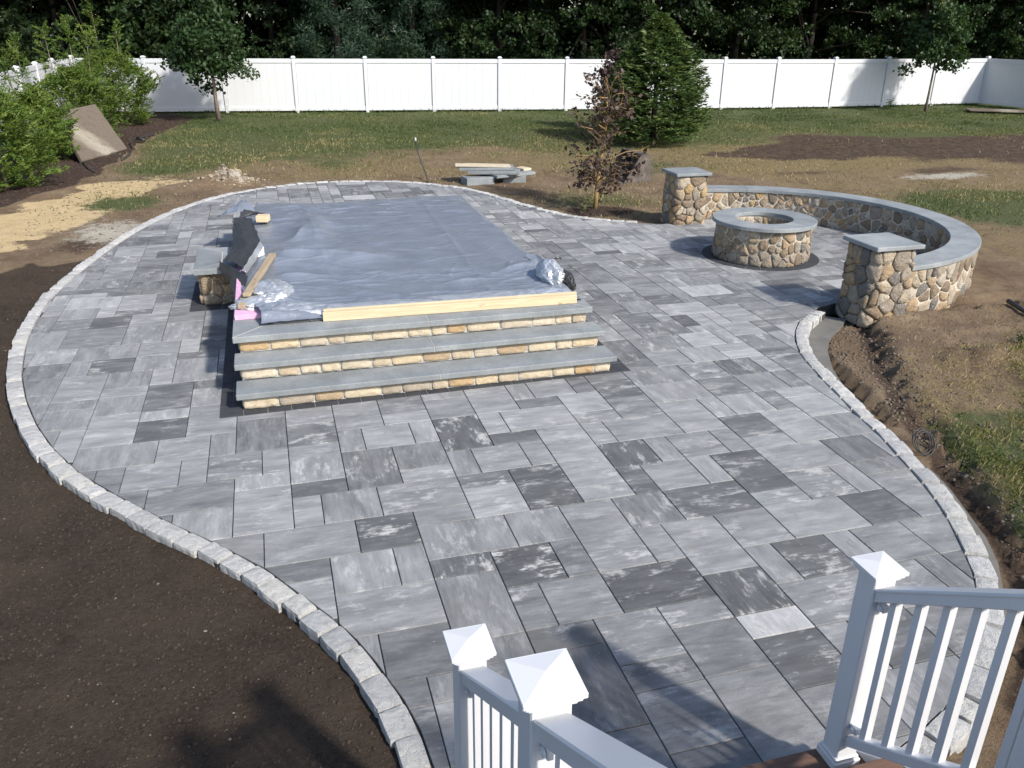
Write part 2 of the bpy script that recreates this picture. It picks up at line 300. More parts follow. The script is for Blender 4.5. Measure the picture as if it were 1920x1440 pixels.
FOOT = [(4.59,5.06),(3.95,4.49),(3.72,4.2),(3.47,3.76),(3.32,3.4),(3.16,2.92),(3.0,2.44),(2.95,2.04),(2.93,1.82),(2.90,1.60),(2.84,1.39),(2.70,1.04),(2.60,.79),(2.45,.53),(2.25,.28),(2.06,.05),(1.7,-.29),(1.49,-.44)]
def axis(lo, hi, step, out_lo, out_hi, g=1.25):
    m = list(np.arange(lo, hi+1e-6, step)); s = step
    a = []; v = lo
    while v > out_lo: s *= g; v -= s; a.append(v)
    b = []; v = hi; s = step
    while v < out_hi: s *= g; v += s; b.append(v)
    return np.array(a[::-1]+m+b)
def zones(X, Y):
    g = {}
    blob = lambda x, y, rx, ry, k=1.0: k*np.exp(-(((X-x)/rx)**2+((Y-y)/ry)**2))
    n1 = fbm(X*.35, Y*.35, 4, 3); n2 = fbm(X*1.1+7, Y*1.1, 4, 11)
    soil = sstep(.22, -.22, sdf(X, Y, [(-11,8.6),(-8,9.1),(-5.75,9.5),(-5.42,10.28),(-5.05,9.95),(-4.4,10.2),(-4,9),(-3.5,6),(-1,3),(-.5,-9),(-11,-9)])+(n2-.5)*.7)
    mulch = sstep(.2, -.2, sdf(X, Y, [(-8.9,13.3),(-6.9,13.9),(-6.45,15.4),(-5.9,16.5),(-5.75,17.6),(-5.55,19.8),(-5.3,23),(-4.9,26.5),(-4.5,28.5),(-4.3,30),(-5,31.3),(-8.9,32)])+(n2-.5)*.5)
    mulch = np.maximum(mulch, blob(3.9, 11.45, .75, .5, 1.1))
    sand = .92*sstep(.4, -.3, sdf(X, Y, [(-7.4,10.2),(-6.2,10.4),(-5.5,11.6),(-4.9,13.6),(-4.75,15.0),(-4.35,16.6),(-5.45,17.1),(-5.85,15.6),(-6.5,13.9),(-7.6,12.8)])+(n2-.5)*1.5)
    sand = np.maximum(sand, blob(-3.7, 16.4, 1.1, .6, .62)+blob(-4.4, 17.3, .6, .5, .4)); sand *= 1-.9*blob(-4.75, 14.3, .75, .85)
    pale = blob(-4.6, 11.9, .75, 1.1, .75)+blob(-2.7, 15.9, .55, .32, .45)+blob(13.2, 13.2, 1.3, .5, .85)+blob(24.2, 19.5, 1.5, .4, .7)+blob(-1.0, 15.9, 2.0, .25, .35)
    grass = sstep(15.2, 22.0, Y+2.2*(n1-.5)*4)*(1-.25*n2)*sstep(-7, -4, X)
    grass = np.maximum(grass, blob(-4.75, 14.35, .75, .9, 1.15)+blob(-4.4, 18.8, 1.2, 1.5, .8)+blob(-3.2, 20, 1.6, 2, .7))
    grass = np.maximum(grass, blob(4.2, 12.3, 1.6, 1.6, .62)+blob(11.6, 10.3, 1.6, 1.6, 1.1)+blob(13, 9, 2.5, 1.8, .8)+blob(6.5, 16, 2.5, 2.0, .5))
    near = sstep(.3, -.5, sdf(X, Y, [(3.35,2.3),(4.2,2.35),(5.2,2.75),(6.4,3.5),(8,4.6),(14,4.6),(14,-9),(1.6,-9),(1.6,-1),(2.4,.3),(2.9,1.2)])+(n2-.5)*1.0-.25)
    grass = np.maximum(grass, (.52+.55*fbm(X*1.7, Y*1.7, 3, 61))*near-blob(4.4, 2.7, .8, .35, .5)); grass *= 1-mulch
    straw = np.clip(.45+.8*(n1-.35), 0, 1)*sstep(13.5, 17, Y)*sstep(-6, -3, X)+.55*sstep(2.4, 3.6, X)*sstep(6, 2, Y)+.5*sstep(7.5, 9, X)
    mud = .95*sstep(.6, -.8, sdf(X, Y, [(10.8,17.6),(13.5,19.8),(18,20.6),(26,19.5),(30,16),(24,14.8),(17,15.2),(13,16.0)])+(n1-.5)*5.5)+blob(13.8, 13.9, 1.6, .5, .7)+blob(10.2, 14.3, 1.2, .45, .6)+blob(9.0, 12.0, 1.0, .8, .45)
    mud = np.maximum(mud, blob(4.3, 4.2, .8, .6, .55)+blob(-4.9, 11.0, .55, .7, .72)+blob(3.0, 13.0, 1.3, .8, .42)+blob(8.0, 7.0, .9, 1.6, .5)+blob(2.9, 14.2, .9, .6, .5))
    bank = -sdf(X, Y, BANK+[(1.6,-9),(14,-9),(14,4.95)])                      # >0 right of the bank line
    dp = sdf(X, Y, PATIO)
    tr = (bank < .06) & (dp > 0) & (X > 1.0) & (Y < 5.3) & (Y > -2.5)
    mud = np.where(tr, .28, mud); grass = np.where(tr, 0, grass); straw = np.where(tr, .1, straw)
    mud = np.maximum(mud, sstep(.14, .02, np.abs(bank+.04))*.8*(X > 1)*(Y < 5))  # adds the bank's shaded face as a dark band in the ground colour
    g.update(soil=soil, mulch=mulch, sand=sand, pale=pale, grass=grass, straw=straw, mud=mud)
    return g, dp, bank, tr
def ground_z(X, Y, dp, bank, tr, g):
    rough = fbm(X*3.1, Y*3.1, 4, 5)-.5; fine = fbm(X*11, Y*11, 3, 8)-.5
    z = -.045+.05*(fbm(X*.45, Y*.45, 3, 2)-.5)+.05*rough+.015*fine
    z = np.where(g['soil'] > .5, -.048+.030*rough+.022*fine+.03*(fbm(X*1.4, Y*1.4, 3, 22)-.5), z)
    z += g['mud']*(.05*rough+.03*fine)
    zt = -.115+.055*rough+.05*fine+.10*np.exp(-(((X-3.45)/.35)**2+((Y-3.2)/.75)**2))+.07*np.exp(-(((X-3.05)/.16)**2+((Y-2.0)/.5)**2))
    zt = np.where((dp < .37) & ((Y > 2.45) | (Y < 1.75)), np.minimum(zt, -.125-.02*(Y > 2.6)), zt)
    k = sstep(-.02, .16, bank+.5*fine*.4+.18*rough); zb = -.015+.05*rough+.03*fine+.035*np.exp(-((bank-.2)/.16)**2)
    near = (X > 1.0) & (Y < 5.3) & (dp > 0) & (Y > -3)
    zb = zb+.05*fine*np.exp(-(bank/.15)**2); z = np.where(near, zt*(1-k)+np.where(bank > .8, z, zb)*k, z)
    z += .10*np.exp(-(((X-5.15)/.45)**2+((Y-3.45)/.22)**2))*(1+1.5*fine)
    z += .30*np.exp(-(((X+2.75)/.42)**2+((Y-16.0)/.30)**2))*(1+1.3*rough+1.0*fine)+.14*np.exp(-(((X+3.4)/.5)**2+((Y-15.9)/.3)**2))
    z = np.where(dp < .07, -.24, z)
    return z
xs = axis(-7, 9.5, .055, -160, 190); ys = np.concatenate([axis(-2.6, 12, .055, -60, 12), np.arange(12.1, 34, .12), axis(34, 34.2, .2, 34, 230)[1:]])
X, Y = np.meshgrid(xs, ys); g, dp, bank, tr = zones(X, Y); Zg = ground_z(X, Y, dp, bank, tr, g)
nx, ny = len(xs), len(ys); idx = np.arange(nx*ny).reshape(ny, nx)
F = np.stack([idx[:-1, :-1], idx[:-1, 1:], idx[1:, 1:], idx[1:, :-1]], -1).reshape(-1, 4)
ground = big('ground', np.stack([X, Y, Zg], -1).reshape(-1, 3), F, M['ground'], smooth=True); tag(ground, kind='structure')
for k, v in g.items():
    a = ground.data.attributes.new(k, 'FLOAT', 'POINT'); a.data.foreach_set('value', np.clip(v, 0, 1.2).astype(np.float32).ravel())
def gz(x, y):
    i = min(max(np.searchsorted(xs, x)-1, 0), nx-2); j = min(max(np.searchsorted(ys, y)-1, 0), ny-2)
    tx = (x-xs[i])/(xs[i+1]-xs[i]); ty = (y-ys[j])/(ys[j+1]-ys[j])
    return float((Zg[j, i]*(1-tx)+Zg[j, i+1]*tx)*(1-ty)+(Zg[j+1, i]*(1-tx)+Zg[j+1, i+1]*tx)*ty)

# ----------------------------------------------------------------- patio
patio = pyd('patio', [(x, y, z) for z in (-.15, -.012) for x, y in PATIO], [tuple(range(len(PATIO)))[::-1], tuple(range(len(PATIO), 2*len(PATIO)))] +
            [(i, (i+1) % len(PATIO), len(PATIO)+(i+1) % len(PATIO), len(PATIO)+i) for i in range(len(PATIO))], M['joint'])
tag(patio, kind='structure')
# pavers seen near the camera: (column0, row0, column1, row1, tone, blotch), in modules along and across the courses
PV = [(0,-3,2,0,50,2),(-2,-2,0,0,48,4),(-2,-3,0,-2,40,2),(-2,0,0,1,42,4),(-2,1,0,3,55,6),(0,0,2,2,46,2),(0,2,2,3,56,6),(-1,3,2,5,24,6),(2,1,4,2,88,9),(2,-1,4,1,28,7),(2,-3,4,-1,48,3),
(2,2,4,4,26,6),(4,1,7,3,58,7),(4,-1,5,1,64,4),(5,-1,7,1,40,4),(4,-3,7,-1,50,3),(7,-1,9,1,46,3),(7,-3,9,-1,46,3),(7,1,9,3,54,4),(9,1,10,3,50,3),(10,1,12,3,40,2),(4,3,5,5,54,3),(5,3,7,5,28,8),(7,3,8,5,60,3),(8,3,10,5,60,2),(10,3,12,5,55,3),
(2,4,4,7,66,4),(1,5,2,7,62,2),(-1,5,1,6,62,8),(-1,6,1,9,61,3),(-2,5,-1,7,45,3),(-4,5,-2,7,24,10),(-6,6,-4,7,30,9),(-6,3,-4,6,52,3),(-4,3,-3,5,54,7),(-3,3,-1,5,56,3),(-4,2,-2,3,30,6),(-4,-1,-2,2,40,3),(-4,-3,-2,-1,48,2),(-6,2,-4,3,44,2),(-6,0,-4,2,48,3),(-6,-2,-4,0,50,3),
(-9,4,-6,6,60,6),(-9,6,-7,8,64,7),(-7,6,-6,8,60,2),(-11,7,-9,8,40,2),(-11,8,-8,10,62,3),(-8,8,-6,10,28,9),(-11,5,-9,7,68,4),(-8,2,-6,4,32,1),(-10,2,-8,4,58,2),(-7,-1,-6,1,60,3),(-7,1,-6,2,44,2),(-8,1,-7,2,44,2),
(-6,7,-3,9,60,5),(-6,9,-4,10,62,2),(-3,7,-1,9,62,4),(-4,9,-2,11,74,7),(-4,11,-2,12,40,10),(-2,9,0,12,28,6),(0,9,2,10,67,5),(0,10,2,12,70,7),(2,9,3,11,40,6),(3,9,5,11,60,3),(5,9,6,11,66,9),(3,7,6,9,34,6),(1,7,3,9,46,6),(6,8,8,11,36,5),(6,7,8,8,66,6),(4,5,6,7,56,4),
(6,5,9,7,60,2),(9,5,11,7,35,1),(8,7,10,9,60,7),(10,7,11,9,64,2),(11,5,14,8,60,5),(11,8,14,9,48,3),(8,9,11,11,62,4),(11,9,13,11,40,2),(13,9,15,11,62,2),(12,11,14,13,54,4),(10,11,12,14,68,4),(8,12,10,14,40,4),(8,11,10,12,66,3),(6,13,8,16,66,3),(8,14,9,16,70,6),(9,14,11,16,70,5),(11,14,12,16,44,4),
(12,13,14,15,72,3),(12,15,14,16,72,2),(7,11,8,13,66,2),(5,11,7,13,58,5),(4,11,5,13,60,2),(2,11,4,13,34,8),(3,13,6,15,62,4),(2,13,3,15,70,6),(4,15,6,17,60,4),(2,15,4,16,56,6),(2,16,4,18,74,5),(4,17,6,18,36,3),(6,16,9,18,64,4),(0,12,2,15,66,4),(-1,15,2,17,72,6),(0,17,2,18,50,4),(-2,17,0,20,66,4),(0,18,1,20,60,3),
(1,18,3,20,60,4),(3,18,4,20,42,3),(-2,15,-1,17,70,5),(-2,14,0,15,42,4),(-4,14,-2,17,36,8),(-4,17,-2,19,60,3),(-4,19,-2,20,66,2),(-4,12,-3,14,60,2),(-3,12,-1,14,66,5),(-1,12,0,14,60,2),(-8,12,-6,15,44,6),(-6,13,-4,15,42,2),(-6,12,-4,13,64,8),(-7,10,-4,12,60,6),(-9,10,-7,12,66,4),(-10,10,-9,12,64,4),(-10,12,-8,13,36,2),
(-10,13,-8,15,70,7),(-10,15,-8,16,60,3),(-10,16,-8,18,44,8),(-10,18,-8,20,62,4),(-8,17,-6,20,62,4),(-6,18,-4,20,50,3),(-6,17,-4,18,66,3),(-8,15,-7,17,60,4),(-7,15,-5,17,68,5),(-5,15,-4,17,68,3),(-12,16,-10,19,40,2),(-12,19,-10,20,62,2),(-11,14,-10,16,62,5),(-13,14,-11,16,54,9),(-12,13,-10,14,72,6),(-12,10,-10,13,68,6),
(-15,12,-12,14,50,3),(-14,10,-12,12,62,6),(-13,8,-11,10,60,2),(-15,16,-13,18,62,4),(-13,16,-12,18,60,2),(-14,14,-13,16,62,3),(-16,14,-14,16,62,5),(-17,14,-16,16,50,2),(-18,16,-15,18,60,2),(-17,12,-15,14,48,2),(-16,10,-14,12,52,2),(-18,18,-16,21,68,4),(-20,20,-18,22,60,3),(-20,22,-18,23,60,3),(-20,23,-18,26,66,4),
(-22,24,-20,26,56,2),(-22,21,-20,24,58,3),(-20,18,-19,20,60,2),(-19,17,-18,20,68,2),(-18,23,-16,24,68,5),(-18,21,-16,23,62,3),(-16,21,-14,24,38,3),(-16,20,-14,21,70,6),(-16,18,-14,20,34,3),(-14,21,-12,23,62,4),(-14,23,-12,24,40,3),(-14,18,-12,21,64,4),(-18,24,-16,26,62,3),(-16,24,-15,26,64,4),(-15,24,-13,27,66,4),(-13,24,-12,26,60,2),
(-19,26,-17,28,36,7),(-17,26,-15,28,60,4),(-20,26,-19,28,62,2),(-20,28,-17,30,60,3),(-22,28,-20,30,70,6),(-22,26,-20,28,46,3),(-17,28,-15,30,62,5),(-14,28,-12,31,40,6),(-21,30,-18,33,50,4),(-18,30,-16,33,62,4),(-16,30,-14,33,66,5)]
rp = random.Random(21); occ = {}
for a0, b0, a1, b1, t, bl in PV:
    for a in range(a0, a1):
        for b in range(b0, b1): occ[a, b] = 1
A = [(a, b) for b in range(-9, 78) for a in range(-26, 40)]
ca = np.array(A, float); inside = sdf((ca[:, 0]+.5)*U, (ca[:, 1]+.5)*U, PATIO) < 3.2*U; okc = {c for c, i in zip(A, inside) if i}
for a, b in A:
    if (a, b) in occ or (a, b) not in okc: continue
    opts = [(3, 2), (2, 3), (2, 2), (2, 1), (1, 2), (2, 2), (3, 2), (2, 1)]; rp.shuffle(opts); opts += [(2, 1), (1, 2), (1, 1)]
    for w, h in opts:
        if all((a+i, b+j) not in occ for i in range(w) for j in range(h)):
            tn = 64+rp.gauss(0, 8) if rp.random() > .36 else 46+rp.gauss(0, 6)
            for i in range(w):
                for j in range(h): occ[a+i, b+j] = 1
            PV.append((a, b, a+w, b+h, tn, rp.choice([2, 3, 4, 5, 6, 8]))); break
def clip(poly, x0, y0, x1, y1):
    for ax, v, s in ((0, x0, 1), (0, x1, -1), (1, y0, 1), (1, y1, -1)):
        out = []; n = len(poly)
        for i in range(n):
            p, q = poly[i], poly[(i+1) % n]; dpv, dq = (p[ax]-v)*s, (q[ax]-v)*s
            if dpv >= 0: out.append(p)
            if (dpv >= 0) != (dq >= 0):
                t = dpv/(dpv-dq); out.append((p[0]+(q[0]-p[0])*t, p[1]+(q[1]-p[1])*t))
        poly = out
        if len(poly) < 3: return []
    out = []
    for p in poly:
        if not out or math.hypot(p[0]-out[-1][0], p[1]-out[-1][1]) > .004: out.append(p)
    return out
def area(p): return .5*abs(sum(p[i][0]*p[(i+1) % len(p)][1]-p[(i+1) % len(p)][0]*p[i][1] for i in range(len(p))))
def inset(poly, d):
    n = len(poly); out = []
    sgn = 1 if sum(poly[i][0]*poly[(i+1) % n][1]-poly[(i+1) % n][0]*poly[i][1] for i in range(n)) > 0 else -1
    for i in range(n):
        p0, p1, p2 = (Vector(poly[(i+k) % n]) for k in (-1, 0, 1)); e1 = (p1-p0).normalized(); e2 = (p2-p1).normalized()
        n1 = Vector((-e1.y, e1.x))*sgn; n2 = Vector((-e2.y, e2.x))*sgn; b = n1+n2
        out.append(tuple(p1+b*(d/max(.4, 1+n1.dot(n2)))))
    return out
def paver_geo(poly, z):
    n = len(poly); top = inset(poly, .0028)
    V = [(x, y, -.06) for x, y in poly]+[(x, y, z-.0028) for x, y in poly]+[(x, y, z) for x, y in top]
    F = [(i, (i+1) % n, n+(i+1) % n, n+i) for i in range(n)]+[(n+i, n+(i+1) % n, 2*n+(i+1) % n, 2*n+i) for i in range(n)]+[tuple(range(2*n, 3*n))]
    return V, F
def set_paver_data(me, info):
    """info: per face (tone, blotch, swap, offx, offy)"""
    for k, nm in ((0, 'tone'), (1, 'blotch')):
        a = me.attributes.new(nm, 'FLOAT', 'FACE'); a.data.foreach_set('value', np.array([i[k] for i in info], np.float32))
    uv = me.uv_layers.new(name='UVMap'); co = np.empty(len(me.vertices)*3, np.float32); me.vertices.foreach_get('co', co); co = co.reshape(-1, 3); buf = np.empty((len(me.loops), 2), np.float32)
    for p in me.polygons:
        t, b, sw, ox, oy = info[p.index]
        for li in p.loop_indices:
            v = co[me.loops[li].vertex_index]; buf[li] = (v[1]+ox, v[0]+oy) if sw else (v[0]+ox, v[1]+oy)
    uv.data.foreach_set('uv', buf.ravel())
items = []
for a0, b0, a1, b1, t, bl in PV:
    x0, x1, y0, y1 = a0*U, a1*U, b0*U, b1*U
    if x0 > -2.3 and x1 < 1.0 and y0 > 4.2 and y1 < 10.4: continue          # under the landing
    gp = .0031; poly = clip(PATIO, x0+gp, y0+gp, x1-gp, y1-gp)
    if len(poly) < 3 or area(poly) < .004: continue
    cx = sum(p[0] for p in poly)/len(poly); cy = sum(p[1] for p in poly)/len(poly)
    if math.hypot(cx-PIT.x, cy-PIT.y) < .55: continue
    d2 = (cx-CAM.x)**2+(cy-CAM.y)**2+CAM.z**2; vis = -.65 < cy
    items.append((area(poly)*CAM.z/d2**1.5*(1 if vis else .01), poly, rp.uniform(-.0012, .0012), (max(0, (.53+(t/100-.53)*(1.12 if t > 53 else .98))+rp.gauss(0, .03)), bl/10, rp.random() < .35, rp.uniform(0, 50), rp.uniform(0, 50))))
items.sort(key=lambda i: -i[0]); rest = MB(); rinfo = []
for k, (s, poly, z, inf) in enumerate(items):
    V, F = paver_geo(poly, z)
    if k < 300:
        o = pyd('paver', V, F, M['paver'], patio); set_paver_data(o.data, [inf]*len(F))
    else: rest.add(V, F); rinfo += [inf]*len(F)
o = rest.build('paver', M['paver'], patio); set_paver_data(o.data, rinfo); tag(o, kind='stuff')
# charcoal border pavers round the steps, the pier and the fire pit, laid 4 mm proud
def quad_paver(c): V, F = paver_geo(c, .0045); return pyd('border_paver', V, F, M['border'], patio)
def border_run(p, q, w, n, side):
    p, q = Vector(p), Vector(q); e = (q-p)/n; nn = Vector((-e.y, e.x)).normalized()*w*side
    for i in range(n):
        a = p+e*i+e.normalized()*.003; b = p+e*(i+1)-e.normalized()*.003; c = [tuple(a), tuple(b), tuple(b+nn), tuple(a+nn)]
        quad_paver(c if side > 0 else c[::-1])
border_run((-2.585, 3.955), (1.32, 4.03), .22, 19, 1)
border_run((-2.585, 4.18), (-2.585, 7.03), .105, 10, -1); border_run((-2.477, 4.18), (-2.477, 7.03), .105, 10, -1)
border_run((-3.03, 7.06), (-2.48, 7.06), .20, 3, 1); border_run((-3.03, 7.265), (-3.03, 8.35), .16, 5, -1)
border_run((-2.585, 8.36), (-2.585, 10.71), .2, 9, -1); border_run((1.12, 4.26), (1.12, 10.72), .2, 24, -1); border_run((-2.58, 10.72), (1.32, 10.72), .2, 18, 1)
for i in range(24):
    a0, a1 = 2*math.pi*i/24+.004, 2*math.pi*(i+1)/24-.004; am = (a0+a1)/2
    quad_paver([(PIT.x+r*math.cos(a), PIT.y+r*math.sin(a)) for r, a in ((.66, a0), (.85, a0), (.852, am), (.85, a1), (.66, a1))])

# ----------------------------------------------------------------- cobblestone edging
edging = thing('cobblestone_edging', 'pale granite cobblestone edging winding round the whole patio', 'edging'); rc = random.Random(4)
def resample(path, step):
    P = [Vector(p) for p in path]; out = []; carry = 0; tot = sum((P[i+1]-P[i]).length for i in range(len(P)-1)); n = max(1, round(tot/step)); step = tot/n; need = step/2
    for i in range(len(P)-1):
        L = (P[i+1]-P[i]).length; t = need
        while t <= L: out.append((P[i].lerp(P[i+1], t/L), (P[i+1]-P[i]).normalized())); t += step
        need = t-L
    return out, step
def cobble(c0, c1, n0, n1, k):
    # c0, c1: ends of the block on the inner line, n0, n1: outward normals there
    w0 = .128+rc.uniform(-.010, .014); zt = .014+rc.uniform(-.006, .007); tl = rc.uniform(-.006, .006); sd = Vector((k*3.7, k*1.3, 0)); nu_, nv_ = 6, 4; V = []
    g0, g1 = rc.uniform(.007, .017), rc.uniform(.007, .017); e = (c1-c0); L = e.length
    def P(u, v): a = lerp(g0/L, 1-g1/L, u); p = c0.lerp(c1, a); nn = n0.lerp(n1, a).normalized(); return p+nn*(.013+w0*v)
    def top(u, v):
        ed = min(u, 1-u, v*.6, (1-v)*.6); p = P(u, v); q = Vector((p.x*14, p.y*14, 0))+sd; d = mnoise.noise_vector(q); h = mnoise.noise(q*.6)*.006+mnoise.noise(q*1.9)*.004
        return Vector((p.x, p.y, zt+tl*(u-.5)*2+h))
    for j in range(nv_+1):
        for i in range(nu_+1):
            u, v = i/nu_, j/nv_; u2 = .5+(u-.5)*(.965 if j in (0, nv_) else 1); v2 = .5+(v-.5)*(.96 if i in (0, nu_) else 1); p = top(u2, v2)
            if i in (0, nu_) or j in (0, nv_): p.z -= .007
            V.append(p)
    rim = [(i, 0) for i in range(nu_)]+[(nu_, j) for j in range(nv_)]+[(i, nv_) for i in range(nu_, 0, -1)]+[(0, j) for j in range(nv_, 0, -1)]; m = len(rim); n0_ = len(V)
    for lv, (dz, ex) in enumerate(((-.028, .006), (-.13, .004))):
        for i, j in rim:
            p = top(i/nu_, j/nv_); cc = P(.5, .5); o2 = Vector((p.x-cc.x, p.y-cc.y)).normalized(); q = mnoise.noise(Vector((p.x*25, p.y*25, lv*3.1)))*.008; V.append((p.x+o2.x*(ex*.6+q*(j == nv_)), p.y+o2.y*(ex*.6+q*(j == nv_)), zt+dz))
    F = [(j*(nu_+1)+i, j*(nu_+1)+i+1, (j+1)*(nu_+1)+i+1, (j+1)*(nu_+1)+i) for j in range(nv_) for i in range(nu_)]; ri = [j*(nu_+1)+i for i, j in rim]
    for q in range(m): F.append((ri[q], n0_+q, n0_+(q+1) % m, ri[(q+1) % m])); F.append((n0_+q, n0_+m+q, n0_+m+(q+1) % m, n0_+(q+1) % m))
    return pyd('cobble', V, F, M['cobble'], edging, False)
for path in (EDGE_L[:-1], EDGE_R[1:]):
    pts, st = resample(path, .226); bed = MB(); Q = []
    for k in range(len(pts)): d2 = (pts[min(k+1, len(pts)-1)][0]-pts[max(k-1, 0)][0]).normalized(); Q.append((pts[k][0], Vector((-d2.y, d2.x))))
    cut = [0.0]
    for k in range(1, len(Q)-1): cut.append(k+rc.uniform(-.17, .17))
    cut.append(len(Q)-1.0)
    def ev(t): i = min(int(t), len(Q)-2); f = t-i; return Q[i][0].lerp(Q[i+1][0], f), Q[i][1].lerp(Q[i+1][1], f)
    for k in range(len(cut)-1): (c0, m0), (c1, m1) = ev(cut[k]), ev(cut[k+1]); cobble(c0, c1, m0, m1, k)
    for k in range(len(Q)-1):
        (c0, m0), (c1, m1) = Q[k], Q[k+1]; V = [(*(c+m*r), z) for z in (-.16, -.016) for c, m, r in ((c0, m0, -.004), (c1, m1, -.004), (c1, m1, .135), (c0, m0, .135))]
        bed.add(V, [(4, 5, 6, 7), (0, 1, 5, 4), (2, 3, 7, 6)])
    bed.build('mortar_bed', M['greyjoint'], edging)
# concrete haunch along the right-hand edging
inner = [Vector(p) for p in EDGE_R[1:28]]
nin = []
for i, p in enumerate(inner):
    d = (inner[min(i+1, len(inner)-1)]-inner[max(i-1, 0)]).normalized(); nin.append(p+Vector((-d.y, d.x))*.09)
fo = FOOT+[tuple(p) for p in nin[::-1]]; n = len(fo)
tag(pyd('concrete_footing', [(x, y, z) for z in (-.30, -.092) for x, y in fo], [tuple(range(n, 2*n))]+[((i+1) % n, i, n+i, n+(i+1) % n) for i in range(n)], M['concrete']), kind='structure')

# ----------------------------------------------------------------- stonework
def vor_cells(Wd, Hd, size, rng, wrap):
    n = max(4, int(Wd*Hd/(size*size))); P = np.c_[rng.uniform(0, Wd, n), rng.uniform(0, Hd, n)]
    def cells(P):
        Q = [P]+([P+[Wd, 0], P-[Wd, 0]] if wrap else []); Q = np.concatenate(Q); out = []
        for i, p in enumerate(P):
            poly = [(p[0]-3*size, 0), (p[0]+3*size, 0), (p[0]+3*size, Hd), (p[0]-3*size, Hd)]
            if not wrap: poly = [(max(0, min(Wd, x)), y) for x, y in poly]
            d = np.hypot((Q-p)[:, 0], (Q-p)[:, 1]*1.12)
            for j in np.argsort(d)[1:16]:
                q = Q[j]; m = (p+q)/2; nn = q-p; res = []; L = len(poly)
                for k in range(L):
                    a, b = poly[k], poly[(k+1) % L]; da = (a[0]-m[0])*nn[0]+(a[1]-m[1])*nn[1]; db = (b[0]-m[0])*nn[0]+(b[1]-m[1])*nn[1]
                    if da <= 0: res.append(a)
                    if (da <= 0) != (db <= 0): t = da/(da-db); res.append((a[0]+(b[0]-a[0])*t, a[1]+(b[1]-a[1])*t))
                poly = res
                if len(poly) < 3: break
            out.append(poly)
        return out
    for _ in range(2):
        C = cells(P); P = np.array([np.mean(c, 0)*.8+p*.2 if len(c) > 2 else p for c, p in zip(C, P)])
        if wrap: P[:, 0] %= Wd
    P = np.concatenate([P+rng.normal(0, size*.15, P.shape), np.c_[rng.uniform(0, Wd, n//4), rng.uniform(.03, Hd-.03, n//4)]]); P[:, 1] = np.clip(P[:, 1], .02, Hd-.02)
    return cells(P)
def stone_obj(poly, S, parent, mat, gap, H, rng, name='stone', rnd=1):
    c = np.mean(poly, 0); pts = [np.array(p) for p in poly]; r = np.mean([np.hypot(*(p-c)) for p in pts])
    if r < .018: return
    pts = [c+(p-c)*max(.2, 1-gap/max(np.hypot(*(p-c)), .02)) for p in pts]
    for _ in range(rnd):
        q = []; n = len(pts)
        for i in range(n): a, b = pts[i], pts[(i+1) % n]; q += [a*.82+b*.18, a*.18+b*.82]
        pts = q
    if len(pts) > 16: pts = pts[::2]
    n = len(pts); h = H*rng.uniform(.75, 1.35); tilt = rng.normal(0, .12, 2); V = []
    for sc, k, jt in ((1.0, -.35, 0), (.985, .38, .03), (.90, .82, .07), (.52, 1.0, .16)):
        for p in pts:
            q = c+(p-c)*sc*(1+rng.normal(0, jt*.5)); V.append(S(q[0], q[1], h*(k+(tilt@(p-c))/max(r, .03)*.6*(k > 0))+rng.normal(0, .0032)))
    V.append(S(c[0], c[1], h*1.02)); F = []
    for ring in range(3):
        for i in range(n): F.append((ring*n+i, ring*n+(i+1) % n, (ring+1)*n+(i+1) % n, (ring+1)*n+i))
    for i in range(n): F.append((3*n+i, 3*n+(i+1) % n, 4*n))
    return pyd(name, V, F, mat, parent, True)
def stone_face(parent, Wd, Hd, size, S, wrap=False, gap=.008, H=.032, seed=1, mat=None):
    rng = np.random.default_rng(seed)
    for poly in vor_cells(Wd, Hd, size, rng, wrap):
        if len(poly) > 2: stone_obj(poly, S, parent, mat or M['stone'], gap*rng.uniform(.7, 1.5), H, rng)
def ring_sector(mb, c, r0, r1, z0, z1, a0, a1, n, ch=.006):
    prof = [(r0, z0), (r1, z0), (r1, z1-ch), (r1-ch, z1), (r0+ch, z1), (r0, z1-ch)]; V, F = [], []; m = len(prof)
    for i in range(n+1):
        a = lerp(a0, a1, i/n); V += [(c.x+r*math.cos(a), c.y+r*math.sin(a), z) for r, z in prof]
    for i in range(n):
        for k in range(m): F.append((i*m+k, i*m+(k+1) % m, (i+1)*m+(k+1) % m, (i+1)*m+k))
    F += [tuple(range(m))[::-1], tuple(range(n*m, n*m+m))]; mb.add(V, F)
# fire pit
fire = thing('fire_pit', 'round fieldstone fire pit ringed by a flat bluestone cap', 'fire pit', tuple(PIT))
mb = MB(); ring_sector(mb, PIT, .43, .674, -.1, .512, 0, 2*math.pi, 48, .001); mb.build('mortar_core', M['mortar'], fire)
RP = .655; stone_face(fire, 2*math.pi*RP, .515, .155, lambda u, v, h: (PIT.x+(RP+.02*(1-v/.5)+h)*math.cos(u/RP), PIT.y+(RP+.02*(1-v/.5)+h)*math.sin(u/RP), v), True, .005, .028, 3)
stone_face(fire, 2*math.pi*.44, .50, .14, lambda u, v, h: (PIT.x+(.44-h)*math.cos(-u/.44), PIT.y+(.44-h)*math.sin(-u/.44), v), True, .008, .02, 5)
for k in range(3):
    a = math.radians(-63)+k*2*math.pi/3; mb = MB(); ring_sector(mb, PIT, .41, .745, .515, .567, a+.004, a+2*math.pi/3-.004, 20); mb.build('cap_slab', M['blue'], fire)
    mb = MB(); ring_sector(mb, PIT, .413, .742, .5155, .5655, a-.0045, a+.0045, 1, .001); mb.build('cap_joint', M['whitejoint'], fire)
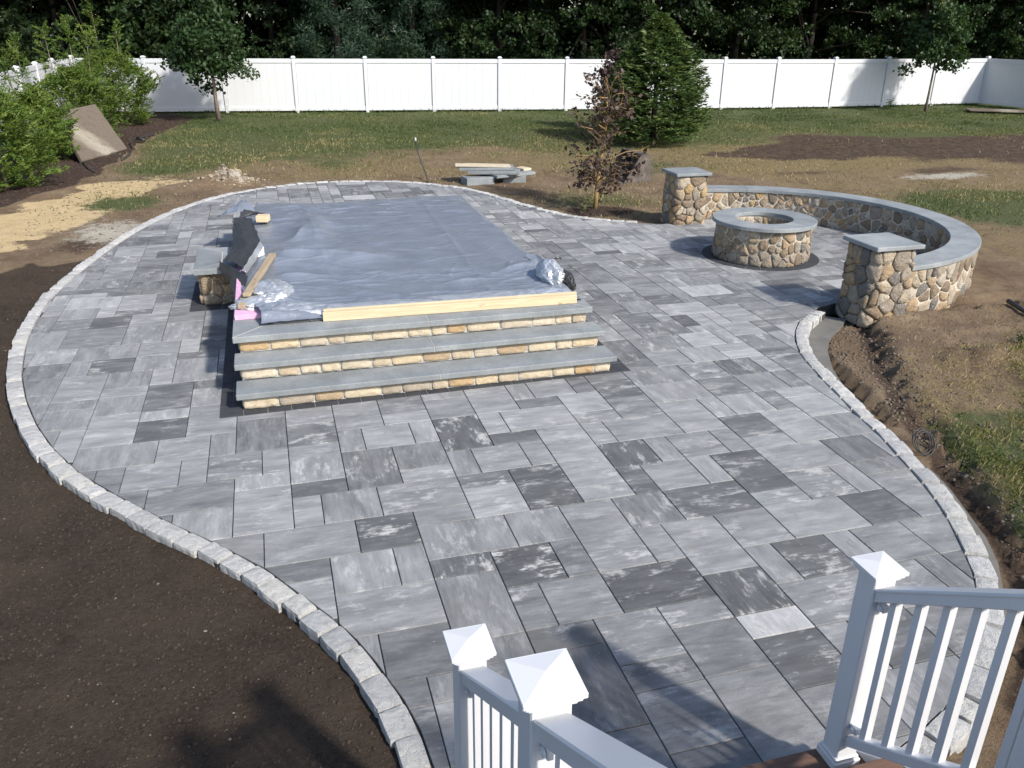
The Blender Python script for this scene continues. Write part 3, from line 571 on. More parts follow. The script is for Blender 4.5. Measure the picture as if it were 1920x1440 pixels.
# seat wall
wall = thing('seat_wall', 'curved fieldstone seat wall with a bluestone seat wrapped round the fire pit', 'wall', tuple(WALLC))
A0, A1 = math.radians(-95), math.radians(94); R0, R1 = 2.43, 2.71; WZ = .478
mb = MB(); ring_sector(mb, WALLC, R0-.014, R1+.020, -.2, WZ, A0, A1, 64, .001); mb.build('mortar_core', M['mortar'], wall)
stone_face(wall, (A1-A0)*R0, WZ+.02, .155, lambda u, v, h: (WALLC.x+(R0-h)*math.cos(A1-u/R0), WALLC.y+(R0-h)*math.sin(A1-u/R0), v-.02), False, .006, .028, 11)
stone_face(wall, (A1-A0)*R1, WZ+.14, .18, lambda u, v, h: (WALLC.x+(R1+h)*math.cos(A0+u/R1), WALLC.y+(R1+h)*math.sin(A0+u/R1), v-.14), False, .006, .036, 13)
cuts = [A0, math.radians(-52), math.radians(-8), math.radians(38), math.radians(68), A1]
for k in range(5):
    mb = MB(); ring_sector(mb, WALLC, 2.385, 2.765, WZ+.002, .532, cuts[k]+.0012, cuts[k+1]-.0012, 26); mb.build('cap_slab', M['blue'], wall)
# pillars
def pillar(name, label, cx, cy, rot, seed, zb):
    t = thing(name, label, 'pillar', (cx, cy, 0), 'pillars at the ends of the seat wall'); Hh = .815; s = .265; R = .07
    Mr = Matrix.Translation((cx, cy, 0)) @ Matrix.Rotation(rot, 4, 'Z')
    MB().box(-s+.001, s-.001, -s+.001, s-.001, zb, Hh, .05, Mr).build('mortar_core', M['mortar'], t)
    st = 2*(s-R); ql = math.pi*R/2; per = 4*(st+ql)
    def S(u, v, h):
        u = u % per; k = int(u//(st+ql)); w = u-k*(st+ql); bat = .018*(1-v/Hh)
        if w < st: p = Vector((-(s-R)+w, -s-bat-h)); 
        else:
            a = (w-st)/R; p = Vector((s-R, -(s-R)))+Vector((math.sin(a), -math.cos(a)))*(R+bat+h)
        for _ in range(k): p = Vector((-p.y, p.x))
        return Mr @ Vector((p.x, p.y, v+zb))
    stone_face(t, per, Hh-zb, .178, S, True, .005, .030, seed)
    c = .322; MB().box(-c, c, -c, c, Hh+.002, .868, .007, Mr).build('cap_slab', M['blue'], t)
    return t
pillar('stone_pillar', 'stone pillar at the near end of the seat wall, in front of the fire pit', 4.90, 5.045, -.01, 31, -.12)
pillar('stone_pillar', 'stone pillar at the far end of the seat wall, behind the fire pit', 4.93, 10.13, -.03, 37, -.06)
# steps and landing
steps = thing('stone_steps', 'three bluestone steps on tan stone risers rising to a covered landing', 'steps', (-.63, 7.5, 0))
XL, YB, RZ = -2.43, 10.55, .172; YF = [4.022, 4.298, 4.555]; XRS = [1.158, 1.128, 1.09]
def row(parent, p, e, L, z0, z1, n, seed, outn, H=.013, mat='riser'):
    rng = np.random.default_rng(seed); w = rng.uniform(.6, 1.45, n); w *= L/w.sum(); x = 0; p, e, outn = Vector(p), Vector(e), Vector(outn)
    for k in range(n):
        a, b = x+.004, x+w[k]-.004; x += w[k]; t = rng.uniform(-.004, .004)
        poly = [(a, .004), ((a+b)/2, .002+t), (b, .004), (b+.002, (z1-z0)/2), (b, z1-z0-.004), ((a+b)/2, z1-z0-.003), (a, z1-z0-.004), (a-.002, (z1-z0)/2)]
        stone_obj(poly, lambda u, v, h: p+e*u+outn*h+Vector((0, 0, z0+v)), parent, M[mat], .003, H, rng, rnd=1)
for k in range(3):
    XR = XRS[k]; zt = RZ*(k+1); y0 = YF[k]+.055; mid = -.605; th = .055; zb = zt-RZ
    MB().box(XL+.055, XR-.055, y0+.004, YB-.05, zb if k else -.1, zt-th+.002).build('mortar_core', M['whitejoint'], steps)
    row(steps, (XL+.045, y0+.004, 0), (1, 0, 0), XR-XL-.09, zb+.003, zt-th-.002, 14, 50+k, (0, -1, 0))
    row(steps, (XR-.057, y0+.02, 0), (0, 1, 0), YB-.08-y0, zb+.003, zt-th-.002, 20, 60+k, (1, 0, 0)); row(steps, (XL+.057, YB-.06, 0), (0, -1, 0), YB-.08-y0, zb+.003, zt-th-.002, 20, 70+k, (-1, 0, 0))
    if k < 2:
        yb = YF[k+1]+.052
        for a, b in ((XL, mid-.003), (mid+.003, XR)): MB().box(a, b, YF[k], yb, zt-th, zt, .006).build('tread', M['blue'], steps)
        MB().box(mid-.0035, mid+.0035, YF[k]+.003, yb, zt-th+.001, zt-.0008).build('tread_joint', M['whitejoint'], steps)
ZL = RZ*3
def mitre(parent, poly, z0, z1):
    n = len(poly); tp = inset(poly, .006); V = [(x, y, z0) for x, y in poly]+[(x, y, z1-.006) for x, y in poly]+[(x, y, z1) for x, y in tp]
    pyd('coping_slab', V, [tuple(range(n))[::-1]]+[(i, (i+1) % n, n+(i+1) % n, n+i) for i in range(n)]+[(n+i, n+(i+1) % n, 2*n+(i+1) % n, 2*n+i) for i in range(n)]+[tuple(range(2*n, 3*n))], M['blue'], parent)
y0, cw, gj = YF[2], .33, .0035
mitre(steps, [(XL+gj*1.4, y0), (-.605-gj, y0), (-.605-gj, y0+cw), (XL+cw+gj, y0+cw)], ZL-.055, ZL); mitre(steps, [(-.605+gj, y0), (XR-gj*1.4, y0), (XR-cw-gj, y0+cw), (-.605+gj, y0+cw)], ZL-.055, ZL)
mitre(steps, [(XL, y0+gj*1.4), (XL+cw, y0+cw+gj), (XL+cw, YB), (XL, YB)], ZL-.055, ZL); mitre(steps, [(XR, y0+gj*1.4), (XR, YB), (XR-cw, YB), (XR-cw, y0+cw+gj)], ZL-.055, ZL)
MB().box(XL+cw+.004, XR-cw-.004, y0+cw+.012, YB-.01, ZL-.07, ZL-.005).build('landing_bed', M['mortar'], steps)
mb = MB()
for p, q in (((XL+.008, y0+.008), (XL+cw, y0+cw)), ((XR-.008, y0+.008), (XR-cw, y0+cw)), ((-.605, y0+.004), (-.605, y0+cw))):
    p, q = Vector(p), Vector(q); d = (q-p).normalized(); nn = Vector((-d.y, d.x))*.0045; c = [p-nn, q-nn, q+nn, p+nn]
    mb.add([(v.x, v.y, z) for z in (ZL-.054, ZL-.0008) for v in c], [(0, 1, 5, 4), (1, 2, 6, 5), (2, 3, 7, 6), (3, 0, 4, 7), (4, 5, 6, 7)])
mb.build('coping_joint', M['whitejoint'], steps)
# low pier on the left of the landing
pier = thing('stone_pier', 'low stone pier with a bluestone cap against the left side of the landing', 'pier', (-2.68, 7.75, 0))
MB().box(-2.865, -2.45, 7.29, 8.17, -.1, .40).build('mortar_core', M['mortar'], pier)
fs = [((-2.875, 7.28), (1, 0), .42, (0, -1)), ((-2.875, 8.18), (0, -1), .90, (-1, 0)), ((-2.455, 8.18), (-1, 0), .42, (0, 1))]
for i, (p, e, L, o2) in enumerate(fs):
    stone_face(pier, L, .40, .17, lambda u, v, h, p=p, e=e, o2=o2: (p[0]+e[0]*u+o2[0]*h, p[1]+e[1]*u+o2[1]*h, v), False, .007, .03, 81+i)
mitre(pier, [(-2.93, 7.19), (-2.44, 7.19), (-2.44, 7.36), (-2.62, 7.44)], .402, .468)
mitre(pier, [(-2.93, 7.20), (-2.625, 7.45), (-2.625, 7.98), (-2.90, 8.24), (-2.935, 8.24)], .402, .468); mitre(pier, [(-2.61, 7.445), (-2.44, 7.37), (-2.44, 8.24), (-2.88, 8.24), (-2.61, 7.985)], .402, .468)
MB().box(-2.92, -2.445, 7.21, 8.22, .403, .462).build('cap_joint', M['whitejoint'], pier)
# ----------------------------------------------------------------- white fence
def fence(name, label, pts, h=1.86, last=True):
    f = thing(name, label, 'fence', (pts[0][0], pts[0][1], 0), 'white privacy fence runs'); n = len(pts)
    post_me = None
    for i, (x, y) in enumerate(pts):
        if i == n-1 and not last: break
        a = math.atan2(pts[min(i+1, n-1)][1]-pts[max(i-1, 0)][1], pts[min(i+1, n-1)][0]-pts[max(i-1, 0)][0])
        Mx = Matrix.Translation((x, y, 0)) @ Matrix.Rotation(a, 4, 'Z')
        p = MB().box(-.065, .065, -.065, .065, -.2, h+.03, .006, Mx).build('post', M['fence'], f)
        mb = MB().box(-.085, .085, -.085, .085, h+.03, h+.055, .004, Mx); c = .075; zz = h+.055
        mb.add([Mx @ Vector(v) for v in [(-c, -c, zz), (c, -c, zz), (c, c, zz), (-c, c, zz), (-.045, -.045, zz+.04), (.045, -.045, zz+.04), (.045, .045, zz+.04), (-.045, .045, zz+.04)]],
               [(0, 1, 5, 4), (1, 2, 6, 5), (2, 3, 7, 6), (3, 0, 4, 7), (4, 5, 6, 7)])
        cap = mb.build('post_cap', M['fence'], p); cap.matrix_parent_inverse = p.matrix_basis.inverted()
    for i in range(n-1):
        (x0, y0), (x1, y1) = pts[i], pts[i+1]; L = math.hypot(x1-x0, y1-y0); a = math.atan2(y1-y0, x1-x0); Mx = Matrix.Translation((x0, y0, 0)) @ Matrix.Rotation(a, 4, 'Z')
        e0, e1 = .063, L-.063
        MB().box(e0, e1, -.042, .042, h-.15, h, .006, Mx).build('top_rail', M['fence'], f); MB().box(e0, e1, -.042, .042, .02, .17, .006, Mx).build('bottom_rail', M['fence'], f)
        nb = 8; w = (e1-e0-.02)/nb
        for k in range(nb): MB().box(e0+.01+k*w+.0008, e0+.01+(k+1)*w-.0008, -.019, .019, .16, h-.14, .0015, Mx).build('board', M['fence'], f)
    return f
BACK = [(-8.4, 32.35), (-5.9, 31.65), (-3.2, 31.35), (-.66, 31.0), (1.93, 30.6), (4.45, 30.25), (6.95, 29.85), (9.55, 29.5), (11.75, 29.2), (13.9, 28.95), (15.95, 28.75), (18.2, 28.5), (20.75, 28.35), (23.35, 28.4), (25.9, 28.45), (28.5, 28.5)]
fence('white_fence', 'long white fence run along the back of the lawn, before the dark woods', BACK)
fence('white_fence', 'white fence run behind the arborvitae row, coming forward from the corner', [BACK[0], (-8.55, 29.8), (-8.5, 27.2), (-8.45, 24.7), (-8.4, 22.2), (-8.35, 19.7), (-8.3, 17.2), (-8.28, 14.7), (-8.26, 12.2), (-8.25, 9.7), (-8.25, 7.2)])
fence('white_fence', 'short white fence run turning forward at the right corner of the lawn', [BACK[-1], (28.75, 26.0), (29.0, 23.5), (29.25, 21.0)])

# ----------------------------------------------------------------- trees
def rot_quads(C, size, rng, elong=1.5, N=None, flat=0.0, bend=.25):
    """two-triangle folded leaves: returns V, F for centres C"""
    n = len(C); a = rng.normal(size=(n, 3)); 
    if N is not None: a = a*(1-flat)+N*flat*2
    a /= np.linalg.norm(a, axis=1, keepdims=True)+1e-9; t = rng.normal(size=(n, 3)); t -= a*(t*a).sum(1, keepdims=True); t /= np.linalg.norm(t, axis=1, keepdims=True)+1e-9
    b = np.cross(a, t); s = (size*rng.uniform(.6, 1.3, n))[:, None]; V = np.stack([C-t*s*elong*.5, C+b*s*.5+a*s*bend*.3, C+t*s*elong*.5, C-b*s*.5+a*s*bend*.3], 1).reshape(-1, 3)
    return V, np.arange(n*4).reshape(n, 4)
def dir_quads(C, D, L, Wd, rng, flat=None):
    """blades along direction D"""
    n = len(C); D = D/(np.linalg.norm(D, axis=1, keepdims=True)+1e-9); r = rng.normal(size=(n, 3)) if flat is None else flat; b = np.cross(D, r); b /= np.linalg.norm(b, axis=1, keepdims=True)+1e-9
    l = (L*rng.uniform(.6, 1.3, n))[:, None]; w = (Wd*rng.uniform(.7, 1.3, n))[:, None]
    V = np.stack([C, C+D*l*.45+b*w*.5, C+D*l, C+D*l*.45-b*w*.5], 1).reshape(-1, 3); return V, np.arange(n*4).reshape(n, 4)
def clumps(rng, n, c, rad, shell=.55, lumpy=.25, top=1.0):
    v = rng.normal(size=(n, 3)); v /= np.linalg.norm(v, axis=1, keepdims=True); r = (shell+(1-shell)*rng.random(n)**.7)
    l = 1+lumpy*(np.array([mnoise.noise(Vector(q*2.1)+Vector((c[0], c[1], 3))) for q in v])*2); return np.asarray(c)+v*np.asarray(rad)*(r*l)[:, None]
def limbs(base, top, r0, mat, parent, targets, rng, lean=.05, name='trunk', n=8, sub=.35, start=.35):
    base, top = Vector(base), Vector(top); P = []
    for i in range(7):
        t = i/6; P.append(base.lerp(top, t)+Vector((rng.normal(0, lean), rng.normal(0, lean), 0))*(0 if i in (0,) else 1)*(.4+.6*t))
    mb = MB(); mb.tube(P, [r0*1.25]+[r0*(1-.82*i/6) for i in range(1, 7)], n)
    for tg in targets:
        tg = Vector(tg); t = rng.uniform(start, .95); k = min(5, int(t*6)); s = P[k].lerp(P[k+1], t*6-k); rr = r0*(1-.75*t)*.55
        m = s.lerp(tg, .5)+Vector((rng.normal(0, .06), rng.normal(0, .06), .06)); mb.tube([s, m, tg], [rr, rr*.65, rr*.2], 5)
    return mb.build(name, mat, parent, True)
def leaf_tree(name, label, cat, base, h0, h1, rad, nclump, nleaf, size, leafmat, barkmat, r0, seed, group=None, spread=.2, tonec=.5, shell=.45, egg=.0, forks=14, lumpy=.25, elong=1.5):
    rng = np.random.default_rng(seed); t = thing(name, label, cat, base, group); cz = (h0+h1)/2; c = np.array([base[0], base[1], base[2]+cz]); R = np.array([rad, rad, (h1-h0)/2])
    K = clumps(rng, nclump, c, R, shell, lumpy); fz = (K[:, 2]-c[2])/R[2]; K[:, :2] = c[:2]+(K[:, :2]-c[:2])*(1-egg*fz)[:, None]
    C = np.repeat(K, nleaf, 0)+rng.normal(0, 1, (nclump*nleaf, 3))*np.array([spread, spread, spread*.7]); kt = np.repeat(rng.normal(0, .13, nclump), nleaf)
    V, F = rot_quads(C, size, rng, elong); big('crown', V, F, leafmat, t, np.clip(tonec+kt+rng.normal(0, .14, len(C)), 0, 1))
    limbs(base, (c[0], c[1], base[2]+h1*.93), r0, barkmat, t, K[rng.integers(0, nclump, forks)], rng, r0*.5, start=max(.2, h0/h1)); return t
def ground_base(x, y, dz=0): return (x, y, gz(x, y)+dz)
leaf_tree('young_tree', 'round dark green young tree with a pale trunk before the back fence', 'tree', ground_base(-3.42, 28.6), 1.15, 3.7, 1.12, 105, 100, .095, M['maple'], M['bark'], .075, 101, 'young lawn trees', .17, .5, .35, .22)
leaf_tree('young_tree', 'slender young tree with a thin leaning trunk, near the right corner of the fence', 'tree', ground_base(23.9, 26.4), 1.5, 4.3, 1.12, 80, 90, .10, M['maple'], M['bark'], .05, 104, 'young lawn trees', .17, .58, .25, .55)
leaf_tree('purple_tree', 'dark purple-leaved tree half hidden behind the left side of the spruce', 'tree', ground_base(9.2, 23.2), .5, 2.35, .75, 95, 90, .085, M['purple'], M['darkbark'], .05, 106, None, .16, .3, .3, .35)
# spruce
def spruce(base, H, R, seed):
    rng = np.random.default_rng(seed); t = thing('spruce_tree', 'dense green cone-shaped spruce standing on the lawn behind the far pillar', 'tree', base); b = np.array(base); n = 1700
    z = rng.random(n)**.8; z = .05+.95*z; ang = rng.uniform(0, 2*math.pi, n); prof = np.minimum(1.0, 1.62*(1-z)**.80+.03)*np.minimum(1, .74+z*2.2); rr = R*prof*(1+.12*np.sin(ang*5+z*17)); o = np.stack([np.cos(ang), np.sin(ang), np.zeros(n)], 1)
    V, F, T = [], [], []; off = 0; blen = np.maximum(.28, rr*.55); q = 26
    tip = b+o*rr[:, None]+np.array([0, 0, 1])*(z*H)[:, None]; root = tip-o*blen[:, None]+np.array([0, 0, -.10])*blen[:, None]*0
    s = rng.random((n, q, 1)); P = root[:, None]*(1-s)+tip[:, None]*s; P[..., 2] += (-.10*np.sin(s[..., 0]*2.6)+.10*s[..., 0]**2)*blen[:, None]
    side = np.stack([-o[:, 1], o[:, 0], np.zeros(n)], 1)[:, None]*rng.choice([-1, 1], (n, q, 1)); D = o[:, None]*(.75)+side*.75+rng.normal(0, .28, (n, q, 3))+np.array([0, 0, .12])
    V, F = dir_quads(P.reshape(-1, 3), D.reshape(-1, 3), .155, .035, rng); tn = np.clip(.44+.22*s[..., 0].ravel()+np.repeat(rng.normal(0, .12, n), q)+rng.normal(0, .08, n*q), 0, 1)
    big('crown', V, F, M['spruce'], t, tn); MB().tube([b, b+np.array([0, 0, H*.9])], [.11, .02], 8).build('trunk', M['darkbark'], t, True)
spruce(ground_base(8.9, 20.0), 3.45, 1.42, 5)
# arborvitae
def arborvitae(base, H, R, leads, seed, label):
    rng = np.random.default_rng(seed); t = thing('arborvitae', label, 'shrub', base, 'arborvitae row along the left fence'); b = np.array(base); V0, F0, T0 = [], [], []
    n = int(460*R*H/1.6); z = rng.random(n)**.75; ang = rng.uniform(0, 2*math.pi, n); prof = np.minimum(1, 2.6*(1-z)**.75)*(.62+.38*np.minimum(1, z*2.5)); rr = R*prof*rng.uniform(.25, 1.0, n)**.45*(1+.24*np.sin(ang*4+seed)+.18*np.sin(z*13+ang*2))
    o = np.stack([np.cos(ang), np.sin(ang), np.zeros(n)], 1); C = b+o*rr[:, None]; C[:, 2] += z*H; lead = []
    for (dx, dy, h0, h1, k) in leads:
        zz = np.linspace(h0, h1, k); w = .32*(1-(zz-h0)/(h1-h0))+.05; a2 = rng.uniform(0, 6.28, k); o2 = np.stack([np.cos(a2), np.sin(a2), .2*np.ones(k)], 1); C = np.concatenate([C, b+np.array([dx, dy, 0])+o2*w[:, None]+np.stack([0*zz, 0*zz, zz], 1)]); o = np.concatenate([o, o2])
        lead.append(((b[0]+dx*.7, b[1]+dy*.7, b[2]+.3), (b[0]+dx, b[1]+dy, b[2]+h1*.98)))
    N = len(C); q = 66; up = np.array([0, 0, 1.0]); axis_ = o*.8+up*rng.uniform(.1, .9, (N, 1))+rng.normal(0, .3, (N, 3)); axis_ /= np.linalg.norm(axis_, axis=1, keepdims=True)
    sd = np.cross(axis_, up+rng.normal(0, .4, (N, 3))); sd /= np.linalg.norm(sd, axis=1, keepdims=True)+1e-9; s = rng.random((N, q, 1)); P = C[:, None]+axis_[:, None]*(s-.5)*.36+sd[:, None]*rng.normal(0, .045, (N, q, 1))
    sg = rng.choice([-1, 1], (N, q, 1)); D = axis_[:, None]*.8+sd[:, None]*sg*.8+rng.normal(0, .16, (N, q, 3)); P = P.reshape(-1, 3); P[:, 2] = np.maximum(P[:, 2], b[2]+.02)
    V, F = dir_quads(P, D.reshape(-1, 3), .078, .021, rng); tn = np.clip(.42+.25*s.ravel()+np.repeat(rng.normal(0, .15, N), q)+rng.normal(0, .08, N*q), 0, 1); big('crown', V, F, M['arb'], t, tn)
    mb = MB().tube([b, b+np.array([0, 0, H*.85])], [.05, .012], 6)
    for p, q2 in lead: mb.tube([p, q2], [.02, .006], 5)
    mb.build('trunk', M['bark'], t, True)
gb = ground_base
arborvitae(gb(-7.2, 16.6), 1.85, 1.0, [(-.3, .6, 1.3, 2.55, 16)], 1, 'bright green arborvitae nearest the camera, at the left edge of the photo')
arborvitae(gb(-7.2, 20.3), 1.6, .72, [(-.2, .3, 1.2, 2.75, 22), (-.55, .5, 1.2, 2.4, 14)], 2, 'arborvitae just left of the leaning slab, partly covering its edge')
arborvitae(gb(-7.0, 24.2), 1.9, 1.15, [(.1, .2, 1.5, 3.2, 26), (.55, .2, 1.4, 2.9, 18), (-.5, .1, 1.4, 3.0, 20)], 3, 'arborvitae with several tall wispy leaders, right behind the leaning slab')
arborvitae(gb(-6.6, 28.2), 2.2, 1.3, [(-.2, 0, 1.7, 3.6, 22), (.4, .1, 1.7, 3.0, 16)], 4, 'farthest arborvitae, beside the bare bit of fence at the corner')
# copper beech sapling
def beech(base, seed):
    rng = np.random.default_rng(seed); t = thing('copper_beech', 'small sparse copper beech with purple leaves and a yellow-brown trunk, beside the patio edge', 'tree', base); b = Vector(base); mb = MB()
    trunk = [b+Vector((0, 0, -.05)), b+Vector((.02, 0, .3)), b+Vector((.05, .02, .62)), b+Vector((.10, .0, 1.1)), b+Vector((.17, .03, 1.7)), b+Vector((.12, .0, 2.3))]; mb.tube(trunk, [.05, .042, .036, .026, .016, .006], 8)
    tips = []
    for k in range(54):
        z = rng.uniform(.34, 2.1); i = min(4, int(z/2.3*5)); s = Vector(trunk[i]).lerp(trunk[i+1], .5); s = b+Vector((.05+.05*z, 0, z)); a = rng.uniform(0, 6.283); L = rng.uniform(.45, 1.0)*(1.5-.55*z) if z > .5 else rng.uniform(.4, 1.1)
        e = s+Vector((math.cos(a)*L, math.sin(a)*L, rng.uniform(-.05, .42)*(1 if z > .6 else .4))); m = s.lerp(e, .5)+Vector((0, 0, rng.uniform(-.02, .1))); mb.tube([s, m, e], [.012, .008, .003], 5)
        for j in range(int(5+11*L)): u = rng.uniform(.3, 1.05); tips.append((s.lerp(m, u*2) if u < .5 else m.lerp(e, u*2-1))+Vector(rng.normal(0, .055, 3)))
        for j in range(3):
            u = rng.uniform(.4, .9); p = s.lerp(e, u); q = p+Vector(rng.normal(0, .16, 3)); mb.tube([p, q], [.005, .002], 4, False)
            for _ in range(5): tips.append(p.lerp(q, rng.uniform(.3, 1.1))+Vector(rng.normal(0, .03, 3)))
    C = np.array([tuple(p) for p in tips]); C[:, 2] = np.maximum(C[:, 2], base[2]+.2); V, F = rot_quads(C, .060, rng, 1.45, bend=.8); big('crown', V, F, M['purple'], t, np.clip(rng.normal(.52, .2, len(C)), 0, 1))
    mb.build('trunk', M['yellowbark'], t, True)
beech(gb(3.88, 11.65), 9)
# woods behind the fence
rw = np.random.default_rng(77)
def wood_tree(x, y, h, rad, kind, label, seed, lo=.25, dens=1.0):
    rng = np.random.default_rng(seed); base = (x, y, -.1)
    if kind == 'pine':
        t = thing('pine_tree', label, 'tree', base, 'trees in the woods behind the fence'); n = int(300*dens); z = rng.uniform(lo, 5.2, n); a = rng.uniform(0, 6.283, n); r = rad*(1-.5*z/h)*rng.uniform(.3, 1, n)**.5*(1+.3*np.sin(z*4+a)); C = np.stack([x+r*np.cos(a), y+r*np.sin(a), z], 1); q = 60
        P = np.repeat(C, q, 0)+rng.normal(0, .16, (n*q, 3))*np.array([1, 1, .75]); D = rng.normal(0, 1, (n*q, 3))+np.array([0, 0, .5]); V, F = dir_quads(P, D, .20, .028, rng); k = 1300; ang = rng.uniform(0, 6.283, k); rr = rad*1.2*rng.random(k)**.5; V2, F2 = rot_quads(np.stack([x+rr*np.cos(ang), y+rr*np.sin(ang), rng.uniform(4.6, h+3.5, k)], 1), .6, rng, 1.4)
        big('crown', np.concatenate([V, V2]), np.concatenate([F, F2+len(V)]), M['pineleaf'], t, np.concatenate([np.clip(.5+np.repeat(rng.normal(0, .15, n), q)+rng.normal(0, .12, n*q), 0, 1), np.full(k, .4)])); MB().tube([base, (x, y, h)], [.2, .05], 8).build('trunk', M['darkbark'], t, True); return t
    t = thing('woodland_tree', label, 'tree', base, 'trees in the woods behind the fence'); n = int(62*dens); z = lo+(5.2-lo)*rng.random(n); a = rng.uniform(0, 6.283, n); r = rad*rng.uniform(.45, 1, n)**.5*(1+.3*np.sin(z*2.3+a*3+seed)); B = np.stack([x+r*np.cos(a), y+r*np.sin(a), z], 1)
    m = 9; Cc = np.repeat(B, m, 0)+rng.normal(0, 1, (n*m, 3))*np.array([.42, .42, .20]); q = 38; P = np.repeat(Cc, q, 0)+rng.normal(0, .13, (n*m*q, 3))*np.array([1, 1, .7]); V, F = rot_quads(P, .105, rng, 1.6, bend=.5)
    tn = np.clip(.42+np.repeat(rng.normal(0, .17, n), m*q)+np.repeat(rng.normal(0, .08, n*m), q)+rng.normal(0, .12, n*m*q), 0, 1)
    k = 1500; ang = rng.uniform(0, 6.283, k); rr = rad*1.25*rng.random(k)**.5; U_ = np.stack([x+rr*np.cos(ang), y+rr*np.sin(ang), rng.uniform(4.6, h+3.5, k)], 1); V2, F2 = rot_quads(U_, .6, rng, 1.4)
    big('crown', np.concatenate([V, V2]), np.concatenate([F, F2+len(V)]), M['oak'], t, np.concatenate([tn, np.full(k, .4)])); limbs(base, (x, y, h*.9), .16, M['darkbark'], t, B[rng.integers(0, n, 12)], rng, .08, start=.15); return t
WT = [(-14.5, 35.5, 8, 2.6, 'oak', 'leafy tree at the far left edge of the woods, behind the arborvitae', .3, 1.1), (-9.5, 36.5, 9, 2.7, 'oak', 'leafy tree in the woods behind the left fence corner', 1.0, .95), (-5.2, 34.6, 7, 2.0, 'oak', 'low dense leafy tree just left of the round young tree, over the fence', .3, 1.2),
      (-1.2, 36.0, 9, 2.4, 'oak', 'leafy tree in the woods right behind the round young tree', .6, .9), (1.2, 33.6, 8, 1.75, 'pine', 'bluish pine over the second full fence panel from the left', .5, 1.0), (4.3, 33.9, 8, 1.8, 'pine', 'bluish pine whose boughs hang over the fence left of centre', .5, 1.05), (7.9, 33.2, 8, 2.1, 'oak', 'leafy tree over the middle of the back fence', .4, 1.1),
      (11.3, 32.6, 8, 2.0, 'oak', 'leafy tree over the fence left of the spruce top', .4, 1.2), (14.8, 33.0, 9, 2.2, 'oak', 'bright leafy tree right behind the spruce top', 1.3, 1.0), (19.0, 33.3, 9, 2.3, 'oak', 'tall leafy tree with high boughs over the fence right of the spruce', 2.5, .45), (23.6, 34.5, 9, 2.5, 'oak', 'shaded leafy tree in the dark woods behind the slender young tree', 2.4, .4), (29.0, 33.5, 9, 2.6, 'oak', 'leafy tree in the woods behind the right fence corner', 2.2, .45), (34.0, 30.5, 9, 2.6, 'oak', 'leafy tree at the far right edge of the woods', .8, .8)]
for i, (x, y, h, r, k, lb, lo, de) in enumerate(WT): wood_tree(x, y, h, r, k, lb, 200+i, lo, de)
n = 5200; wx = rw.uniform(-32, 62, n); wy = 37.5+rw.random(n)*7-.06*np.maximum(wx-12, 0); wz = rw.uniform(0, 8.5, n)*(1+.0*wx); C = np.repeat(np.stack([wx, wy, wz], 1), 22, 0)+rw.normal(0, .42, (n*22, 3)); V, F = rot_quads(C, .28, rw, 1.5)
tag(big('deep_woods', V, F, M['oak'], None, np.clip(.3+np.repeat(rw.normal(0, .12, n), 22)+rw.normal(0, .1, n*22), 0, 1)), 'dark mass of woods far behind the white fence', 'woods', kind='stuff')
n = 330; ux_ = np.where(rw.random(n) < .8, rw.uniform(-12, 13.5, n), rw.uniform(13, 31, n)); uy_ = 33.0-.14*np.clip(ux_+8, 0, 28)+rw.random(n)*1.6+.8; uz = rw.uniform(0, 1.0, n)**1.3*2.35; C = np.repeat(np.stack([ux_, uy_, uz], 1), 40, 0)+rw.normal(0, .2, (n*40, 3)); V, F = rot_quads(C, .10, rw, 1.5)
tag(big('undergrowth', V, F, M['oak'], None, np.clip(.45+np.repeat(rw.normal(0, .16, n), 40)+rw.normal(0, .1, n*40), 0, 1)), 'leafy undergrowth peeping over the back fence', 'undergrowth', kind='stuff')

# ----------------------------------------------------------------- grass, soil crumbs
def blades(name, Xb, Yb, hmin, hmax, w, tone, label, rng):
    n = len(Xb); zb = np.array([gz(a, b) for a, b in zip(Xb, Yb)])-.004; h = rng.uniform(hmin, hmax, n); a = rng.uniform(0, 6.283, n); ln = rng.uniform(.25, 1.2, n)*h; dx, dy = np.cos(a)*ln, np.sin(a)*ln; b = a+math.pi/2+rng.normal(0, .4, n); wx_, wy_ = np.cos(b)*w*.5, np.sin(b)*w*.5
    V = np.stack([np.stack([Xb-wx_, Yb-wy_, zb], 1), np.stack([Xb+wx_, Yb+wy_, zb], 1), np.stack([Xb+dx*.35+wx_*.7, Yb+dy*.35+wy_*.7, zb+h*.6], 1), np.stack([Xb+dx, Yb+dy, zb+h], 1)], 1).reshape(-1, 3)
    o = big(name, V, np.arange(n*4).reshape(n, 4), M['grass'], None, tone); tag(o, label, 'grass', kind='stuff'); return o
def scatter(rng, n, x0, x1, y0, y1, dens):
    xs_, ys_ = rng.uniform(x0, x1, n), rng.uniform(y0, y1, n); g_, dp_, bk, tr_ = zones(xs_, ys_); p = dens(xs_, ys_, g_, dp_, bk, tr_); k = (rng.random(n) < p) & (dp_ > .17); return xs_[k], ys_[k], {q: v[k] for q, v in g_.items()}
rg = np.random.default_rng(12)
def near_d(x, y, g_, dp_, bk, tr_):
    c = fbm(x*1.6, y*1.6, 4, 31); return np.where(tr_ | (bk < .05), 0, np.clip(np.clip(g_['grass'], 0, 1)*sstep(.26, .52, c)+.22*g_['straw']*sstep(.4, .6, fbm(x*2.7, y*2.7, 3, 55)), 0, 1))
